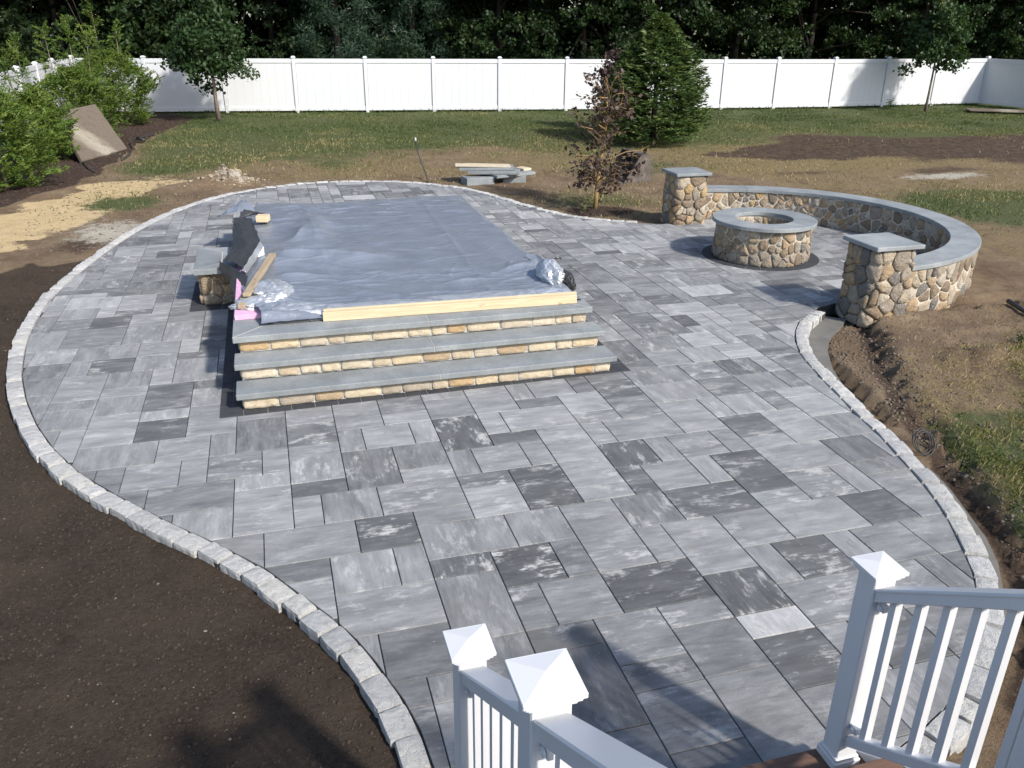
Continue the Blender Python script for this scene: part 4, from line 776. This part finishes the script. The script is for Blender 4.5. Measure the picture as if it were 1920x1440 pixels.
x_, y_, g_ = scatter(rg, 380000, 1.8, 9.5, -2.2, 6.5, near_d); tn = np.clip(.55+.75*(fbm(x_*1.3, y_*1.3, 3, 40)-.42)+.35*(1-np.clip(g_['grass']*1.3, 0, 1))+rg.normal(0, .17, len(x_)), 0, 1); blades('grass', x_, y_, .015, .055, .0050, tn, 'patchy near lawn on the right of the trench', rg)
def far_d(x, y, g_, dp_, bk, tr_): return np.clip((g_['grass']+.25*g_['straw'])*(1-.95*np.clip(g_['mud'], 0, 1)), 0, 1)*(.2+.8*sstep(.36, .58, fbm(x*.9, y*.9, 4, 33)))
x_, y_, g_ = scatter(rg, 330000, -6.2, 29, 8.0, 31.6, far_d); tn = np.clip(.43-.10*sstep(22, 26, y_)+.95*(fbm(x_*.5, y_*.5, 4, 41)-.45)+.22*sstep(24, 18, y_)*sstep(9.5, 13, y_)+rg.normal(0, .15, len(x_)), 0, 1); blades('grass', x_, y_, .02, .065, .016, tn, 'worn far lawn between the patio and the white fence', rg)
x_, y_, g_ = scatter(rg, 26000, -6.2, 28.6, 28.0, 31.5, lambda x, y, *a: np.where(np.abs(np.interp(x, [p[0] for p in BACK], [p[1] for p in BACK])-.12-y) < .10, 1.0, 0)); blades('grass', x_, y_, .04, .16, .014, np.clip(.38+rg.normal(0, .15, len(x_)), 0, 1), 'uncut grass along the foot of the back fence', rg)
def lumps(name, mat, n, box, size, dens, label, seed, cat, sink=.3, flat=.6):
    rng = np.random.default_rng(seed); x0, x1, y0, y1 = box; xs_, ys_, g_ = scatter(rng, n, x0, x1, y0, y1, dens); m = len(xs_)
    ico = np.array([(0, 0, 1), (.89, 0, .45), (.28, .85, .45), (-.72, .53, .45), (-.72, -.53, .45), (.28, -.85, .45), (.72, .53, -.45), (-.28, .85, -.45), (-.89, 0, -.45), (-.28, -.85, -.45), (.72, -.53, -.45)]); fc = np.array([(0, 1, 2), (0, 2, 3), (0, 3, 4), (0, 4, 5), (0, 5, 1), (1, 6, 2), (2, 7, 3), (3, 8, 4), (4, 9, 5), (5, 10, 1), (2, 6, 7), (3, 7, 8), (4, 8, 9), (5, 9, 10), (1, 10, 6)])
    s = size[0]*(size[1]/size[0])**(rng.random(m)**2.2); zz = np.array([gz(a, b) for a, b in zip(xs_, ys_)]); R = ico[None]*rng.uniform(.65, 1.35, (m, 11, 1)); R[..., 2] *= flat; a = rng.uniform(0, 6.28, m); ca_, sa = np.cos(a)[:, None], np.sin(a)[:, None]
    Q = np.stack([R[..., 0]*ca_*1.25-R[..., 1]*sa, R[..., 0]*sa*1.25+R[..., 1]*ca_, R[..., 2]], -1)*s[:, None, None]+np.stack([xs_, ys_, zz+s*sink], 1)[:, None]
    tag(big(name, Q.reshape(-1, 3), (fc[None]+11*np.arange(m)[:, None, None]).reshape(-1, 3), mat), label, cat, kind='stuff')
soild = lambda x, y, g_, dp_, bk, tr_: np.where(g_['soil'] > .5, .9, 0)
lumps('soil_crumbs', M['clod'], 52000, (-6.2, -1.2, -.6, 10), (.003, .012), soild, 'dark crumbs of fresh topsoil left of the patio', 3, 'soil', .1, .7)
lumps('pebbles', M['pebble'], 450, (-6.2, -1.4, -.6, 10), (.004, .011), soild, 'small pale pebbles scattered over the topsoil', 4, 'pebbles', .2)
lumps('trench_rubble', M['dirtclod'], 26000, (1.3, 5.2, -1, 5.4), (.004, .018), lambda x, y, g_, dp_, bk, tr_: np.where((tr_ & (dp_ > .37)) | ((np.abs(bk) < .2) & (x > 1.4) & (dp_ > .38)), .7, np.where((bk > 0) & (bk < .8), .06, 0)), 'brown soil clods in the trench beside the edging', 5, 'soil', .2, .8)
lumps('trench_stones', M['pebble'], 1100, (1.5, 8.5, -1, 6.2), (.004, .014), lambda x, y, g_, dp_, bk, tr_: np.where((dp_ > .35), np.where(bk > 0, .35, .7), 0), 'stray stones on the bare ground by the near pillar', 6, 'stones', .2)
lumps('rubble_stones', M['duff'], 700, (-3.7, -1.9, 15.5, 16.7), (.015, .055), lambda x, y, g_, dp_, bk, tr_: .8*np.exp(-(((x+2.75)/.55)**2+((y-16.0)/.35)**2)), 'crumbled pale stones over the small dirt heap', 7, 'rubble', .2)
lumps('mulch_chips', M['chip'], 9000, (-9, -4.6, 13.5, 31), (.012, .035), lambda x, y, g_, dp_, bk, tr_: np.where(g_['mulch'] > .5, .8, 0), 'dark mulch chips under the arborvitae row', 8, 'mulch', .1, .4)
lumps('mulch_chips', M['chip'], 900, (3.2, 4.7, 11, 12), (.01, .03), lambda x, y, g_, dp_, bk, tr_: np.where(g_['mulch'] > .5, .8, 0), 'mulch ring round the foot of the copper beech', 9, 'mulch', .1, .4)
lumps('dirt_crumbs', M['dirtclod'], 34000, (2.6, 9.5, -1.5, 6.8), (.003, .013), lambda x, y, g_, dp_, bk, tr_: np.where((bk > .02) & (dp_ > .35), .75-.5*np.clip(g_['grass'], 0, 1), 0), 'fine crumbs of dry dirt on the bare ground right of the bank', 11, 'dirt', .15, .7)
lumps('dirt_crumbs', M['dirtclod'], 12000, (-6, 3, 10, 18.5), (.006, .024), lambda x, y, g_, dp_, bk, tr_: np.where(dp_ > .2, .6*(1-np.clip(g_['grass']+g_['mulch']+g_['soil'], 0, 1))*fbm(x*1.3, y*1.3, 3, 71), 0), 'dirt crumbs and small stones on the bare strip behind the patio', 12, 'dirt', .15, .6)
# ================================================================= objects
def at(px, py, z):
    """world point at height z on the sight line of a photo pixel (1920 px wide)"""
    v = _d + (px-960)/1560*_r - (py-720)/1560*_u; return CAM + v*((z-CAM.z)/v.z)
def LM(v): return Vector((CAM.x+.9754*(v[0]-CAM.x), CAM.y+.9754*(v[1]-CAM.y), v[2]+.066))
def lbox(mb, x0, x1, y0, y1, z0, z1, c): a, b = LM((x0, y0, z0)), LM((x1, y1, z1)); return mb.box(a.x, b.x, a.y, b.y, a.z, b.z, c)
# ----------------------------------------------------------------- foam, tarp, timber on the landing
foam = thing('foam_board', 'pink foam insulation boards lying under the tarp, showing at its left edge', 'foam board', (-.7, 7.9, .452))
for k, (a, b) in enumerate(((5.25, 7.68), (7.685, 10.1))): lbox(MB(), -2.425, -.65, a, b, .4515, .502, .002).build('foam_sheet', M['foam'], foam); lbox(MB(), -.645, 1.03, a+.05, b+.05, .4515, .501, .002).build('foam_sheet', M['foam'], foam)
tarp = thing('tarp', 'wrinkled silver and black plastic tarp spread over the landing', 'tarp', (-.6, 8, .5))
def ridg(x, y, z=0): return (1-abs(2*(.5+.5*mnoise.noise(Vector((x, y, z))))-1))
nu, nv = 210, 360; V = []; rt = random.Random(8); CR = []
for k in range(95):
    cx_, cy_, L_, a_ = rt.uniform(-2.1, 1.0), rt.choice([rt.uniform(5.1, 10.6), rt.uniform(5.1, 6.4), rt.uniform(9.8, 10.7)]), rt.uniform(.15, .55), rt.gauss(0, .28)+(.9 if rt.random() < .2 else 0); CR.append((cx_, cy_, math.cos(a_), math.sin(a_), L_, rt.uniform(.006, .015), rt.uniform(.012, .022)))
def crease(x, y):
    z = 0
    for cx_, cy_, c_, s_, L_, am, wd in CR:
        dx, dy = x-cx_, y-cy_
        if abs(dx) < L_ and abs(dy) < L_:
            u = dx*c_+dy*s_; v = -dx*s_+dy*c_+.12*u*u/L_
            if abs(u) < L_ and abs(v) < wd*3: z += am*(1-(u/L_)**2)*math.exp(-abs(v)/wd*(2.2 if v < 0 else .9))
    return z
for j in range(nv+1):
    y = lerp(4.985, 10.98, j/nv)
    xl = -2.34+.17*math.exp(-((y-5.1)/.45)**2)+.05*mnoise.noise(Vector((y*1.7, 3, 0)))+(.12 if y > 10.5 else 0); xr = 1.10+.05*mnoise.noise(Vector((y*1.3, 9, 0)))+.05
    for i in range(nu+1):
        x = lerp(xl, xr, i/nu); yy = y+(.10*mnoise.noise(Vector((x*1.2, 0, 5)))+.05*math.sin(x*2.1))*max(0, (y-10.2)/.7)
        n = mnoise.noise(Vector((x*.9, y*.9, 2))); z = .509+.010*n
        fl = mnoise.noise(Vector((x*.8, y*.6, 20)))
        z += .006*max(0, ridg(x*.5+fl*.4, y*1.9, 1)-.86)/.14 + .004*max(0, ridg(x*.9, y*4.6+fl, 4)-.90)/.10 + .016*max(0, ridg(x*.8+y*.5, y*.7, 44)-.80)/.20*sstep(.2, -1.0, x)
        for (ax, ay, bx_, by_, am, wd) in ((-1.85, 7.35, -.55, 7.02, .10, .10), (-1.7, 8.2, -1.25, 9.7, .085, .12), (-1.9, 6.5, -.9, 6.25, .05, .08), (.95, 6.3, -.2, 5.7, .05, .09), (.9, 9.4, .1, 9.9, .03, .08)):
            ux2, uy2 = bx_-ax, by_-ay; L2 = ux2*ux2+uy2*uy2; tt = min(1, max(0, ((x-ax)*ux2+(y-ay)*uy2)/L2)); dd = math.hypot(x-ax-tt*ux2, y-ay-tt*uy2); z += am*(1-tt)**.7*math.exp(-abs(dd)/wd)*(.7+.3*math.sin(tt*9))
        z += crease(x, y)
        z += .004*math.exp(-((x+1.28+.02*y)/.03)**2)+.006*math.exp(-((x-.30-.035*(y-8))/.035)**2)
        for (hx, hy, r, q, a) in ((-1.42, 8.75, .22, .55, .075), (-1.20, 7.15, .30, .22, .085), (-1.75, 9.6, .3, .4, .04), (-1.9, 7.4, .25, .4, .05), (-.6, 6.3, .5, .15, .018)):
            z += a*math.exp(-((x-hx)/r)**2-((y-hy)/q)**2)*(1+.5*mnoise.noise(Vector((x*4, y*4, 1))))
        ef = sstep(5.75, 5.15, y); el_ = sstep(-1.55, -2.0, x)*sstep(6.6, 5.6, y); er = sstep(.55, .95, x)*sstep(7.6, 5.6, y)
        cr = .6*ridg(x*3.1, y*4.3, 7)+.4*ridg(x*7.5, y*9, 8); z += (cr-.55)*(.030*ef+.075*el_+.045*er)
        if y < 5.12: z = lerp(z, .470+.015*cr, sstep(5.12, 5.0, y)) if x > -1.6 else lerp(z, .468+.03*cr, sstep(5.12, 4.99, y))
        if x > xr-.10: z = lerp(z, .462, sstep(xr-.10, xr, x))
        if y > 10.62: z = lerp(z, .458, sstep(10.62, 10.95, y))
        if y > 10.15: z -= .035*sstep(10.1, 10.35, y)
        z = max(z, .5055 if (x < 1.035 and 5.25 < y < 10.1) else .456)
        V.append(tuple(LM((x, yy, z))))
F = [(j*(nu+1)+i, j*(nu+1)+i+1, (j+1)*(nu+1)+i+1, (j+1)*(nu+1)+i) for j in range(nv) for i in range(nu)]
big('sheet', V, F, M['tarp'], tarp, smooth=True)
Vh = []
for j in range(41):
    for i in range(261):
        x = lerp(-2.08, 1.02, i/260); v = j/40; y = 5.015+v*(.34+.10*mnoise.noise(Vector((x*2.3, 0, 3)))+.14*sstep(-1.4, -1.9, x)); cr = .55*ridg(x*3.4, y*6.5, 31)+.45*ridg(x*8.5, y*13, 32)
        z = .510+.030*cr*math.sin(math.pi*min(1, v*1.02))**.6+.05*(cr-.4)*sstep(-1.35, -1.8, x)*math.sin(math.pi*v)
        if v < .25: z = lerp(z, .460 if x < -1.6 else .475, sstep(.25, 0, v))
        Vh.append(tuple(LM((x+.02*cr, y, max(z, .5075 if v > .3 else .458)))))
big('crumpled_front', Vh, [(j*261+i, j*261+i+1, (j+1)*261+i+1, (j+1)*261+i) for j in range(40) for i in range(260)], M['tarp_lit'], tarp, smooth=True)  # front strip of the same tarp, its sun glare painted in
def flap(name, rows, mat, amp=.02, seed=0, n=14, parent=None):
    P = [[at(c[0], c[1], c[2]+.066) for c in r] for r in rows]; m = len(P[0]); V = []; R = n*(len(P)-1); Cn = n*(m-1)
    for j in range(R+1):
        v = j/n; r = min(int(v), len(P)-2); fv = v-r
        for i in range(Cn+1):
            u = i/n; c = min(int(u), m-2); fu = u-c; p = P[r][c].lerp(P[r][c+1], fu).lerp(P[r+1][c].lerp(P[r+1][c+1], fu), fv)
            q = p*5+Vector((seed*3.1, seed, 0)); V.append(p+mnoise.noise_vector(q)*amp+mnoise.noise_vector(q*2.7)*amp*.5)
    F = [(j*(Cn+1)+i, j*(Cn+1)+i+1, (j+1)*(Cn+1)+i+1, (j+1)*(Cn+1)+i) for j in range(R) for i in range(Cn)]
    return pyd(name, V, F, mat, parent or tarp, True)
flap('black_flap', [[(466, 407, .62), (488, 450, .66), (456, 505, .63)], [(452, 424, .60), (462, 462, .63), (440, 492, .58)], [(437, 415, .54), (436, 466, .53), (416, 489, .525)]], M['black'], .02, 1)
flap('black_flap', [[(412, 490, .55), (440, 503, .57), (466, 518, .58)], [(410, 498, .47), (436, 520, .46), (459, 538, .52)], [(411, 506, .42), (430, 529, .34), (441, 562, .40)]], M['black'], .012, 2)
flap('grey_flap', [[(401, 409, .45), (428, 393, .58), (453, 374, .66), (471, 383, .60)], [(404, 408, .44), (424, 401, .54), (446, 396, .58), (478, 395, .53)]], M['tarp'], .012, 3)
flap('black_flap', [[(457, 392, .60), (478, 396, .59), (497, 400, .55)], [(448, 408, .54), (468, 404, .53), (492, 402, .52)]], M['black'], .01, 4)
flap('black_flap', [[(437, 408, .57), (456, 407, .60), (472, 410, .60)], [(439, 426, .52), (463, 432, .51), (487, 450, .60)]], M['black'], .014, 5)
flap('silver_hem', [[(488, 452, .665), (470, 481, .65), (453, 507, .635)], [(495, 464, .56), (479, 490, .56), (463, 511, .555)]], M['tarp_lit'], .006, 6)
flap('white_hem', [[(481, 484, .56), (494, 462, .60)], [(482, 483, .55), (496, 478, .545)]], M['paper'], .003, 7, 5)
def crumple(name, c, rad, mat, seed, amp=.30, parent=None):
    b = bmesh.new(); bmesh.ops.create_icosphere(b, subdivisions=5, radius=1); V = []
    for v in b.verts:
        d = v.co; w = d*1.5+Vector((seed*7, seed*3, 1)); f = 1+amp*(.55*ridg(*w)+.35*ridg(*(w*2.3))+.2*ridg(*(w*5))-.75); V.append(Vector((c[0]+d.x*rad[0]*f, c[1]+d.y*rad[1]*f, c[2]+d.z*rad[2]*f)))
    b.verts.index_update(); F = [[q.index for q in f.verts] for f in b.faces]; b.free(); return pyd(name, V, F, mat, parent or tarp, True)
p = at(507, 548, 0.596); crumple('bunched_fold', (p.x, p.y, .595), (.20, .30, .085), M['tarp_lit'], 1, .9)
p = at(486, 568, 0.586); crumple('bunched_fold', (p.x, p.y, .575), (.24, .14, .06), M['tarp_lit'], 2, .9)
p = at(1038, 527, 0.586); crumple('bunched_fold', (p.x, p.y+.12, .625), (.125, .26, .145), M['tarp_lit'], 3, .7)
p = at(1063, 527, 0.586); crumple('black_fold', (p.x, p.y+.06, .585), (.065, .26, .105), M['black'], 4, .6)
flap('silver_flap', [[(986, 476, .56), (1003, 476, .58), (1028, 490, .60)], [(1002, 498, .52), (1014, 503, .52), (1028, 504, .53)]], M['tarp_lit'], .012, 9)
flap('black_tab', [[(1038, 486, .70), (1046, 477, .74), (1054, 487, .70)], [(1038, 487, .69), (1046, 486, .70), (1055, 487, .69)]], M['black'], .002, 10, 4)
def grommet(px, py, z, r=.012):
    c = at(px, py, z+.066); MB().tube([(c.x+r*math.cos(a), c.y+r*math.sin(a)*.6, c.z+r*math.sin(a)*.8) for a in np.linspace(0, 2*math.pi, 13)], .004, 5, False).build('grommet', M['screw'], tarp)
grommet(1046, 481, .735); grommet(583, 599, .475); grommet(462, 510, .60)
def plank(name, label, a, b, w, h, mat, cat='lumber', tilt=0.0, group=None, parts=None):
    a, b = Vector(a), Vector(b); L = (b-a).length; o = MB().box(-L/2, L/2, -w/2, w/2, -h/2, h/2, .003).build(name, mat)
    x = (b-a).normalized(); y = Vector((0, 0, 1)).cross(x).normalized(); z = x.cross(y); R = Matrix((x, y, z)).transposed().to_4x4() @ Matrix.Rotation(tilt, 4, 'X'); o.matrix_world = Matrix.Translation((a+b)/2) @ R
    return tag(o, label, cat, group)
plank('timber_board', 'front of the two long pine boards holding down the front edge of the tarp', LM((-1.585, 5.005, .4965)), LM((1.045, 4.925, .4965)), .040, .089, M['pine'])
plank('timber_board', 'rear of the two long pine boards, lying close behind the front one on the tarp', LM((-1.575, 5.060, .509)), LM((1.06, 4.978, .509)), .038, .089, M['pine'], tilt=.12)
p, q = at(482, 409, 0.666), at(504, 409, 0.666); plank('timber_block', 'short pale timber block weighing down the tarp by its black flap', p, q, .16, .085, M['pine'])
p, q = at(511, 477, 0.651), at(462, 553, 0.666); plank('timber_stud', 'weathered grey-brown stud lying aslant near the black flap of the tarp', p, q, .075, .038, M['oldwood'])
p, q = at(461, 553, 0.616), at(453, 576, 0.601); plank('timber_stud', 'stub of lumber poking out from the silver crumple at the front left corner', p, q, .075, .038, M['oldwood'])

# ----------------------------------------------------------------- deck stair and railings
XLr, XRr, Y1, Y2, SL = -1.447, .237, -.757, -1.573, .705
deck = thing('deck_stairs', 'brown composite stair treads at the foot of the white railings', 'stairs', (-.6, -.9, 0))
for k in range(8):
    z, yn = .16+.185*k, -.68-.262*k
    for j in range(2): MB().box(XLr-.11, XRr+.115, yn-.14*(j+1)+.003, yn-.14*j-.003, z-.028, z, .004).build('tread_board', M['deck'], deck)
    MB().box(XLr-.10, XRr+.105, yn-.045, yn-.027, z-.18 if k else -.05, z-.030).build('riser_board', M['vinyl'], deck)
for sx in (XLr-.118, XRr+.108):
    pr = [(-.70, -.05), (-.70, .128), (-2.80, 1.6), (-2.80, 1.3), (-.95, -.05)]
    V = [(sx+dx, y, z) for dx in (0, .018) for y, z in pr]; n = 5
    pyd('stringer_skirt', V, [tuple(range(n)), tuple(range(2*n-1, n-1, -1))]+[(i, n+i, n+(i+1) % n, (i+1) % n) for i in range(n)], M['vinyl'], deck)
floor = thing('deck_floor', 'brown composite deck boards at the head of the stairs', 'deck', (-1.2, -4, 1.6))
for k in range(22): MB().box(-5, 3, -2.79-.14*(k+1)+.003, -2.79-.14*k-.003, 1.575, 1.602, .004).build('deck_board', M['deck'], floor)
MB().box(-4.98, 2.98, -5.8, -2.80, 1.3, 1.57).build('deck_frame', M['vinyl'], floor)
def railing(name, label, X, side):
    t = thing(name, label, 'railing', (X, Y1, .16), 'white stair railings'); top = lambda y: 1.135+SL*(-.81-y); bot = lambda y: .352+SL*(-.81-y)
    for (y, zc, zb) in ((Y1, 1.207, .16), (Y2, 1.783, .70), (-2.78, 2.635, 1.3)):
        s = .051; p = MB().box(X-s, X+s, y-s, y+s, zb, zc-.035, .004).build('post', M['vinyl'], t)
        mb = MB().box(X-.0785, X+.0785, y-.0785, y+.0785, zc-.016, zc, .002); mb.box(X-.070, X+.070, y-.070, y+.070, zc-.030, zc-.0165, .002); mb.box(X-.0605, X+.0605, y-.0605, y+.0605, zc-.044, zc-.0305, .002)
        c = .0765; mb.add([(X-c, y-c, zc-.0005), (X+c, y-c, zc-.0005), (X+c, y+c, zc-.0005), (X-c, y+c, zc-.0005), (X, y, zc+.015)], [(0, 1, 4), (1, 2, 4), (2, 3, 4), (3, 0, 4)])
        cp = mb.build('post_cap', M['vinyl'], p); cp.matrix_parent_inverse = p.matrix_basis.inverted()
        if zb < .2:
            mb = MB().box(X-.066, X+.066, y-.066, y+.066, zb, zb+.045, .004); mb.box(X-.059, X+.059, y-.059, y+.059, zb+.045, zb+.062, .004); sk = mb.build('post_skirt', M['vinyl'], p); sk.matrix_parent_inverse = p.matrix_basis.inverted()
    def bar(nm, prof, y0, y1, f):
        n = len(prof); V = [(X+a, y, f(y)+b) for y in (y0, y1) for a, b in prof]
        pyd(nm, V, [tuple(range(n)), tuple(range(2*n-1, n-1, -1))]+[(i, n+i, n+(i+1) % n, (i+1) % n) for i in range(n)], M['vinyl'], t)
    tp = [(-.034, -.068), (-.040, -.062), (-.041, -.018), (-.0455, -.014), (-.0455, -.006), (-.040, 0), (.040, 0), (.0455, -.006), (.0455, -.014), (.041, -.018), (.040, -.062), (.034, -.068)]
    bp = [(-.026, -.058), (-.030, -.054), (-.030, -.006), (-.024, 0), (.024, 0), (.030, -.006), (.030, -.054), (.026, -.058)]
    for y0, y1 in ((Y1-.052, Y2+.052), (Y2-.052, -2.78+.052)):
        bar('top_rail', tp, y0, y1, top); bar('bottom_rail', bp, y0, y1, bot)
        nb = 6; st = (y0-y1)/(nb)
        for k in range(nb):
            y = y0-st*(k+.62) if y0 > -1 else y0-st*(k+.5)
            if y < y1+.03: continue
            h = .016; V = [(X+a, y+b, f(y+b)+dz) for f, dz in ((bot, -.01), (top, -.06)) for a, b in ((-h, -h), (h, -h), (h, h), (-h, h))]
            pyd('baluster', V, [(3, 2, 1, 0), (4, 5, 6, 7), (0, 1, 5, 4), (1, 2, 6, 5), (2, 3, 7, 6), (3, 0, 4, 7)], M['vinyl'], t)
        for f, dz in ((top, -.098), (bot, .035)):
            yb = y0-.012; mb = MB().tube([(X-.024, yb-.012, f(yb)+dz+.01), (X-.031, yb-.012, f(yb)+dz+.01)], .014, 12); mb.tube([(X-.031, yb-.012, f(yb)+dz+.01), (X-.0345, yb-.012, f(yb)+dz+.01)], .007, 10)
            mb.box(X-.022, X+.022, yb-.028, y0, f(yb)+dz-.008, f(yb)+dz+.028, .003); mb.build('rail_bracket', M['vinyl'], t)
    return t
railing('stair_railing', 'white stair railing on the left, two capped posts and a sloping rail', XLr, -1)
railing('stair_railing', 'white stair railing on the right, its square balusters in front of the grass', XRr, 1)

# ----------------------------------------------------------------- things lying about the yard
sl_a, sl_b, sl_c, sl_d = Vector((-6.26, 19.6, .02)), Vector((-5.5, 21.7, .02)), Vector((-6.40, 23.5, 1.0)), Vector((-7.0, 21.65, 1.0))
ex = (sl_b-sl_a); w = ex.length; ex.normalize(); ey = ((sl_d+sl_c)/2-(sl_a+sl_b)/2); ey -= ex*ey.dot(ex); ey.normalize(); ez = ex.cross(ey)
loc = [Vector(((p-sl_a).dot(ex)-w/2, (p-sl_a).dot(ey), 0)) for p in (sl_a, sl_b, sl_c, sl_d)]
ol = []
for i in range(4):
    for k in range(9): q = loc[i].lerp(loc[(i+1) % 4], k/9); ol.append((q.x+.03*mnoise.noise(Vector((i*3.1+k*.7, 1, 0))), q.y+.03*mnoise.noise(Vector((i*3.1+k*.9, 4, 0)))))
n = len(ol); tp_ = inset(ol, .02)
slab = pyd('leaning_slab', [(x, y, -.09) for x, y in ol]+[(x, y, -.02) for x, y in ol]+[(x, y, 0) for x, y in tp_], [tuple(range(n))[::-1]]+[(i, (i+1) % n, n+(i+1) % n, n+i) for i in range(n)]+[(n+i, n+(i+1) % n, 2*n+(i+1) % n, 2*n+i) for i in range(n)]+[tuple(range(2*n, 3*n))], M['slab'])
slab.matrix_world = Matrix.Translation((sl_a+sl_b)/2) @ Matrix((ex, ey, ez)).transposed().to_4x4(); tag(slab, 'big weathered brown slab with a pale stain, leaning back on the arborvitae', 'slab')
def boxthing(name, label, cat, c, size, rz, mat, rx=0, ry=0, group=None, ch=.006):
    o = MB().box(-size[0]/2, size[0]/2, -size[1]/2, size[1]/2, -size[2]/2, size[2]/2, ch).build(name, mat); o.location = c; o.rotation_euler = (rx, ry, rz); return tag(o, label, cat, group)
zb_ = gz(2.7, 14.9)
boxthing('stone_block', 'squat grey stone block under the left end of the slab stack', 'block', (2.36, 14.70, zb_+.05), (.62, .40, .20), .1, M['blue'])
boxthing('stone_block', 'squat grey stone block under the right end of the slab stack', 'block', (3.2, 14.80, zb_+.045), (.50, .35, .18), -.2, M['blue'])
gs = 'bluestone slabs stacked on the grass'
boxthing('stone_slab', 'lowest grey slab of the stack on the grass, jutting out to the right', 'slab', (3.12, 14.80, zb_+.165), (1.0, .50, .06), .30, M['blue'], group=gs)
boxthing('stone_slab', 'middle grey slab of the stack, turned towards the patio', 'slab', (2.75, 14.80, zb_+.225), (1.12, .50, .055), -.32, M['blue'], group=gs)
boxthing('stone_slab', 'topmost grey slab of the stack, under the plywood', 'slab', (2.62, 14.95, zb_+.285), (1.22, .46, .055), -.16, M['blue'], group=gs)
boxthing('plywood_board', 'warped plywood sheet lying on top of the grey slab stack', 'board', (2.55, 15.0, zb_+.332), (1.2, .36, .018), -.20, M['ply'], ry=.02, ch=.002)
boxthing('plywood_board', 'narrow plywood strip on the stack, behind the larger sheet', 'board', (2.68, 15.12, zb_+.322), (.95, .22, .018), -.27, M['ply'], ry=.015, ch=.002)
boxthing('wood_block', 'small pale wood block on the right end of the slab stack', 'block', (3.48, 15.02, zb_+.222), (.22, .30, .05), .4, M['ply'])
# steel bucket
bk = thing('steel_bucket', 'worn steel loader bucket lying on the lawn behind the copper beech', 'bucket', (5.7, 14.4, 0))
Bm = Matrix.Translation((5.18, 14.02, gz(5.7, 14.4))) @ Matrix.Rotation(.05, 4, 'Z')
def plate(nm, pts, y0, y1):
    n = len(pts); V = [Bm @ Vector((s, y, t)) for y in (y0, y1) for s, t in pts]; pyd(nm, V, [tuple(range(n)), tuple(range(2*n-1, n-1, -1))]+[(i, n+i, n+(i+1) % n, (i+1) % n) for i in range(n)], M['rust'], bk)
side_p = [(.30, .02), (.98, .02), (.96, .40), (.88, .58), (.68, .60)]
plate('side_plate', side_p, 0, .02); plate('side_plate', side_p, .95, .97)
plate('bottom_plate', [(0, .0), (.98, .0), (.98, .019), (0, .012)], .0, .97); plate('back_plate', [(.94, .02), (.965, .02), (.945, .40), (.87, .57), (.855, .56), (.92, .39)], .021, .949); plate('top_lip', [(.66, .602), (.90, .582), (.90, .60), (.66, .625)], 0, .97)
plate('rim', [(.295, .02), (.315, .02), (.70, .60), (.68, .605)], -.012, 0)
# pipes, hoses, ring
o = MB().tube([at(803, 341, -.03), at(797, 322, .12), at(790, 303, .33), at(783, 283, .55), at(779, 264, .74)], [.016]*5, 8).build('conduit', M['blackpipe'], None, True); tag(o, 'thin black conduit standing up bent from the ground behind the patio', 'pipe')
e = MB().tube([at(779, 264, .74), at(779, 259, .80)], .018, 8).build('end_cap', M['paper'], o)
o = MB().tube([(6.66, 4.76, gz(6.66, 4.76)+.05), (6.63, 4.45, gz(6.6, 4.4)+.045), (6.55, 3.8, gz(6.5, 3.8)+.03)], .028, 10).build('drain_pipe', M['blackpipe'], None, True); tag(o, 'dark pipe lying on the bare ground at the right edge', 'pipe')
def hose(pts, r, label):
    P = [at(*q, 0) for q in pts]; P = [Vector((p.x, p.y, gz(p.x, p.y)+r+.01)) for p in P]; tag(MB().tube(P, r, 6).build('garden_hose', M['blackpipe'], None, True), label, 'hose')
hose([(155, 301), (160, 308), (166, 314), (176, 319)], .02, 'short black hose end in the mulch below the slab')
hose([(228, 298), (243, 288), (249, 277), (243, 268), (250, 260), (264, 257), (277, 254), (290, 253)], .022, 'black hose curling past the right corner of the leaning slab')
tag(MB().tube([at(258, 259, .08), at(270, 263, .06)], .05, 8).build('hose_fitting', M['blackpipe'], None, True), 'dark fitting on the hose beside the leaning slab', 'fitting')
rc_ = Vector((3.02, 1.93, gz(3.02, 1.93)+.085)); mb = MB()
for k in range(3): mb.tube([rc_+Vector((.085*math.cos(a), .03*k-.03+.045*math.sin(a), .085*math.sin(a))) for a in np.linspace(0, 2*math.pi, 25)], .005, 5, False)
tag(mb.build('cable_coil', M['blackpipe'], None, True), 'thin black cable coil standing in the soil by the right edging', 'coil')
boxthing('ground_board', 'flat grey-brown board lying in the grass near the right fence corner', 'board', (26.6, 25.2, .04), (2.6, 1.0, .04), -.55, M['slab'])
def weed(name, label, x, y, h, nst, mat, seed):
    rng = np.random.default_rng(seed); z = gz(x, y); C, D = [], []
    for k in range(nst):
        a = rng.uniform(0, 6.283); l = rng.uniform(.5, 1)*h
        for j in range(9): u = j/9; C.append((x+math.cos(a)*u*l*.35, y+math.sin(a)*u*l*.35, z+u*l)); D.append((math.cos(a+j*2.2), math.sin(a+j*2.2), .45))
    V, F = dir_quads(np.array(C), np.array(D), h*.22, h*.09, rng); tag(big(name, V, F, mat, None, rng.random(len(C))), label, 'weed')
weed('weed_plant', 'small weed in the mulch left of the copper beech trunk', 3.62, 11.48, .20, 5, M['weed'], 3); weed('weed_plant', 'tall weed by the fence left of the slender young tree', 23.3, 27.9, .55, 5, M['weed'], 4)
weed('weed_plant', 'grass-like weed tuft on the dirt at the right edge of the photo', 5.85, 3.75, .16, 9, M['maple'], 5)
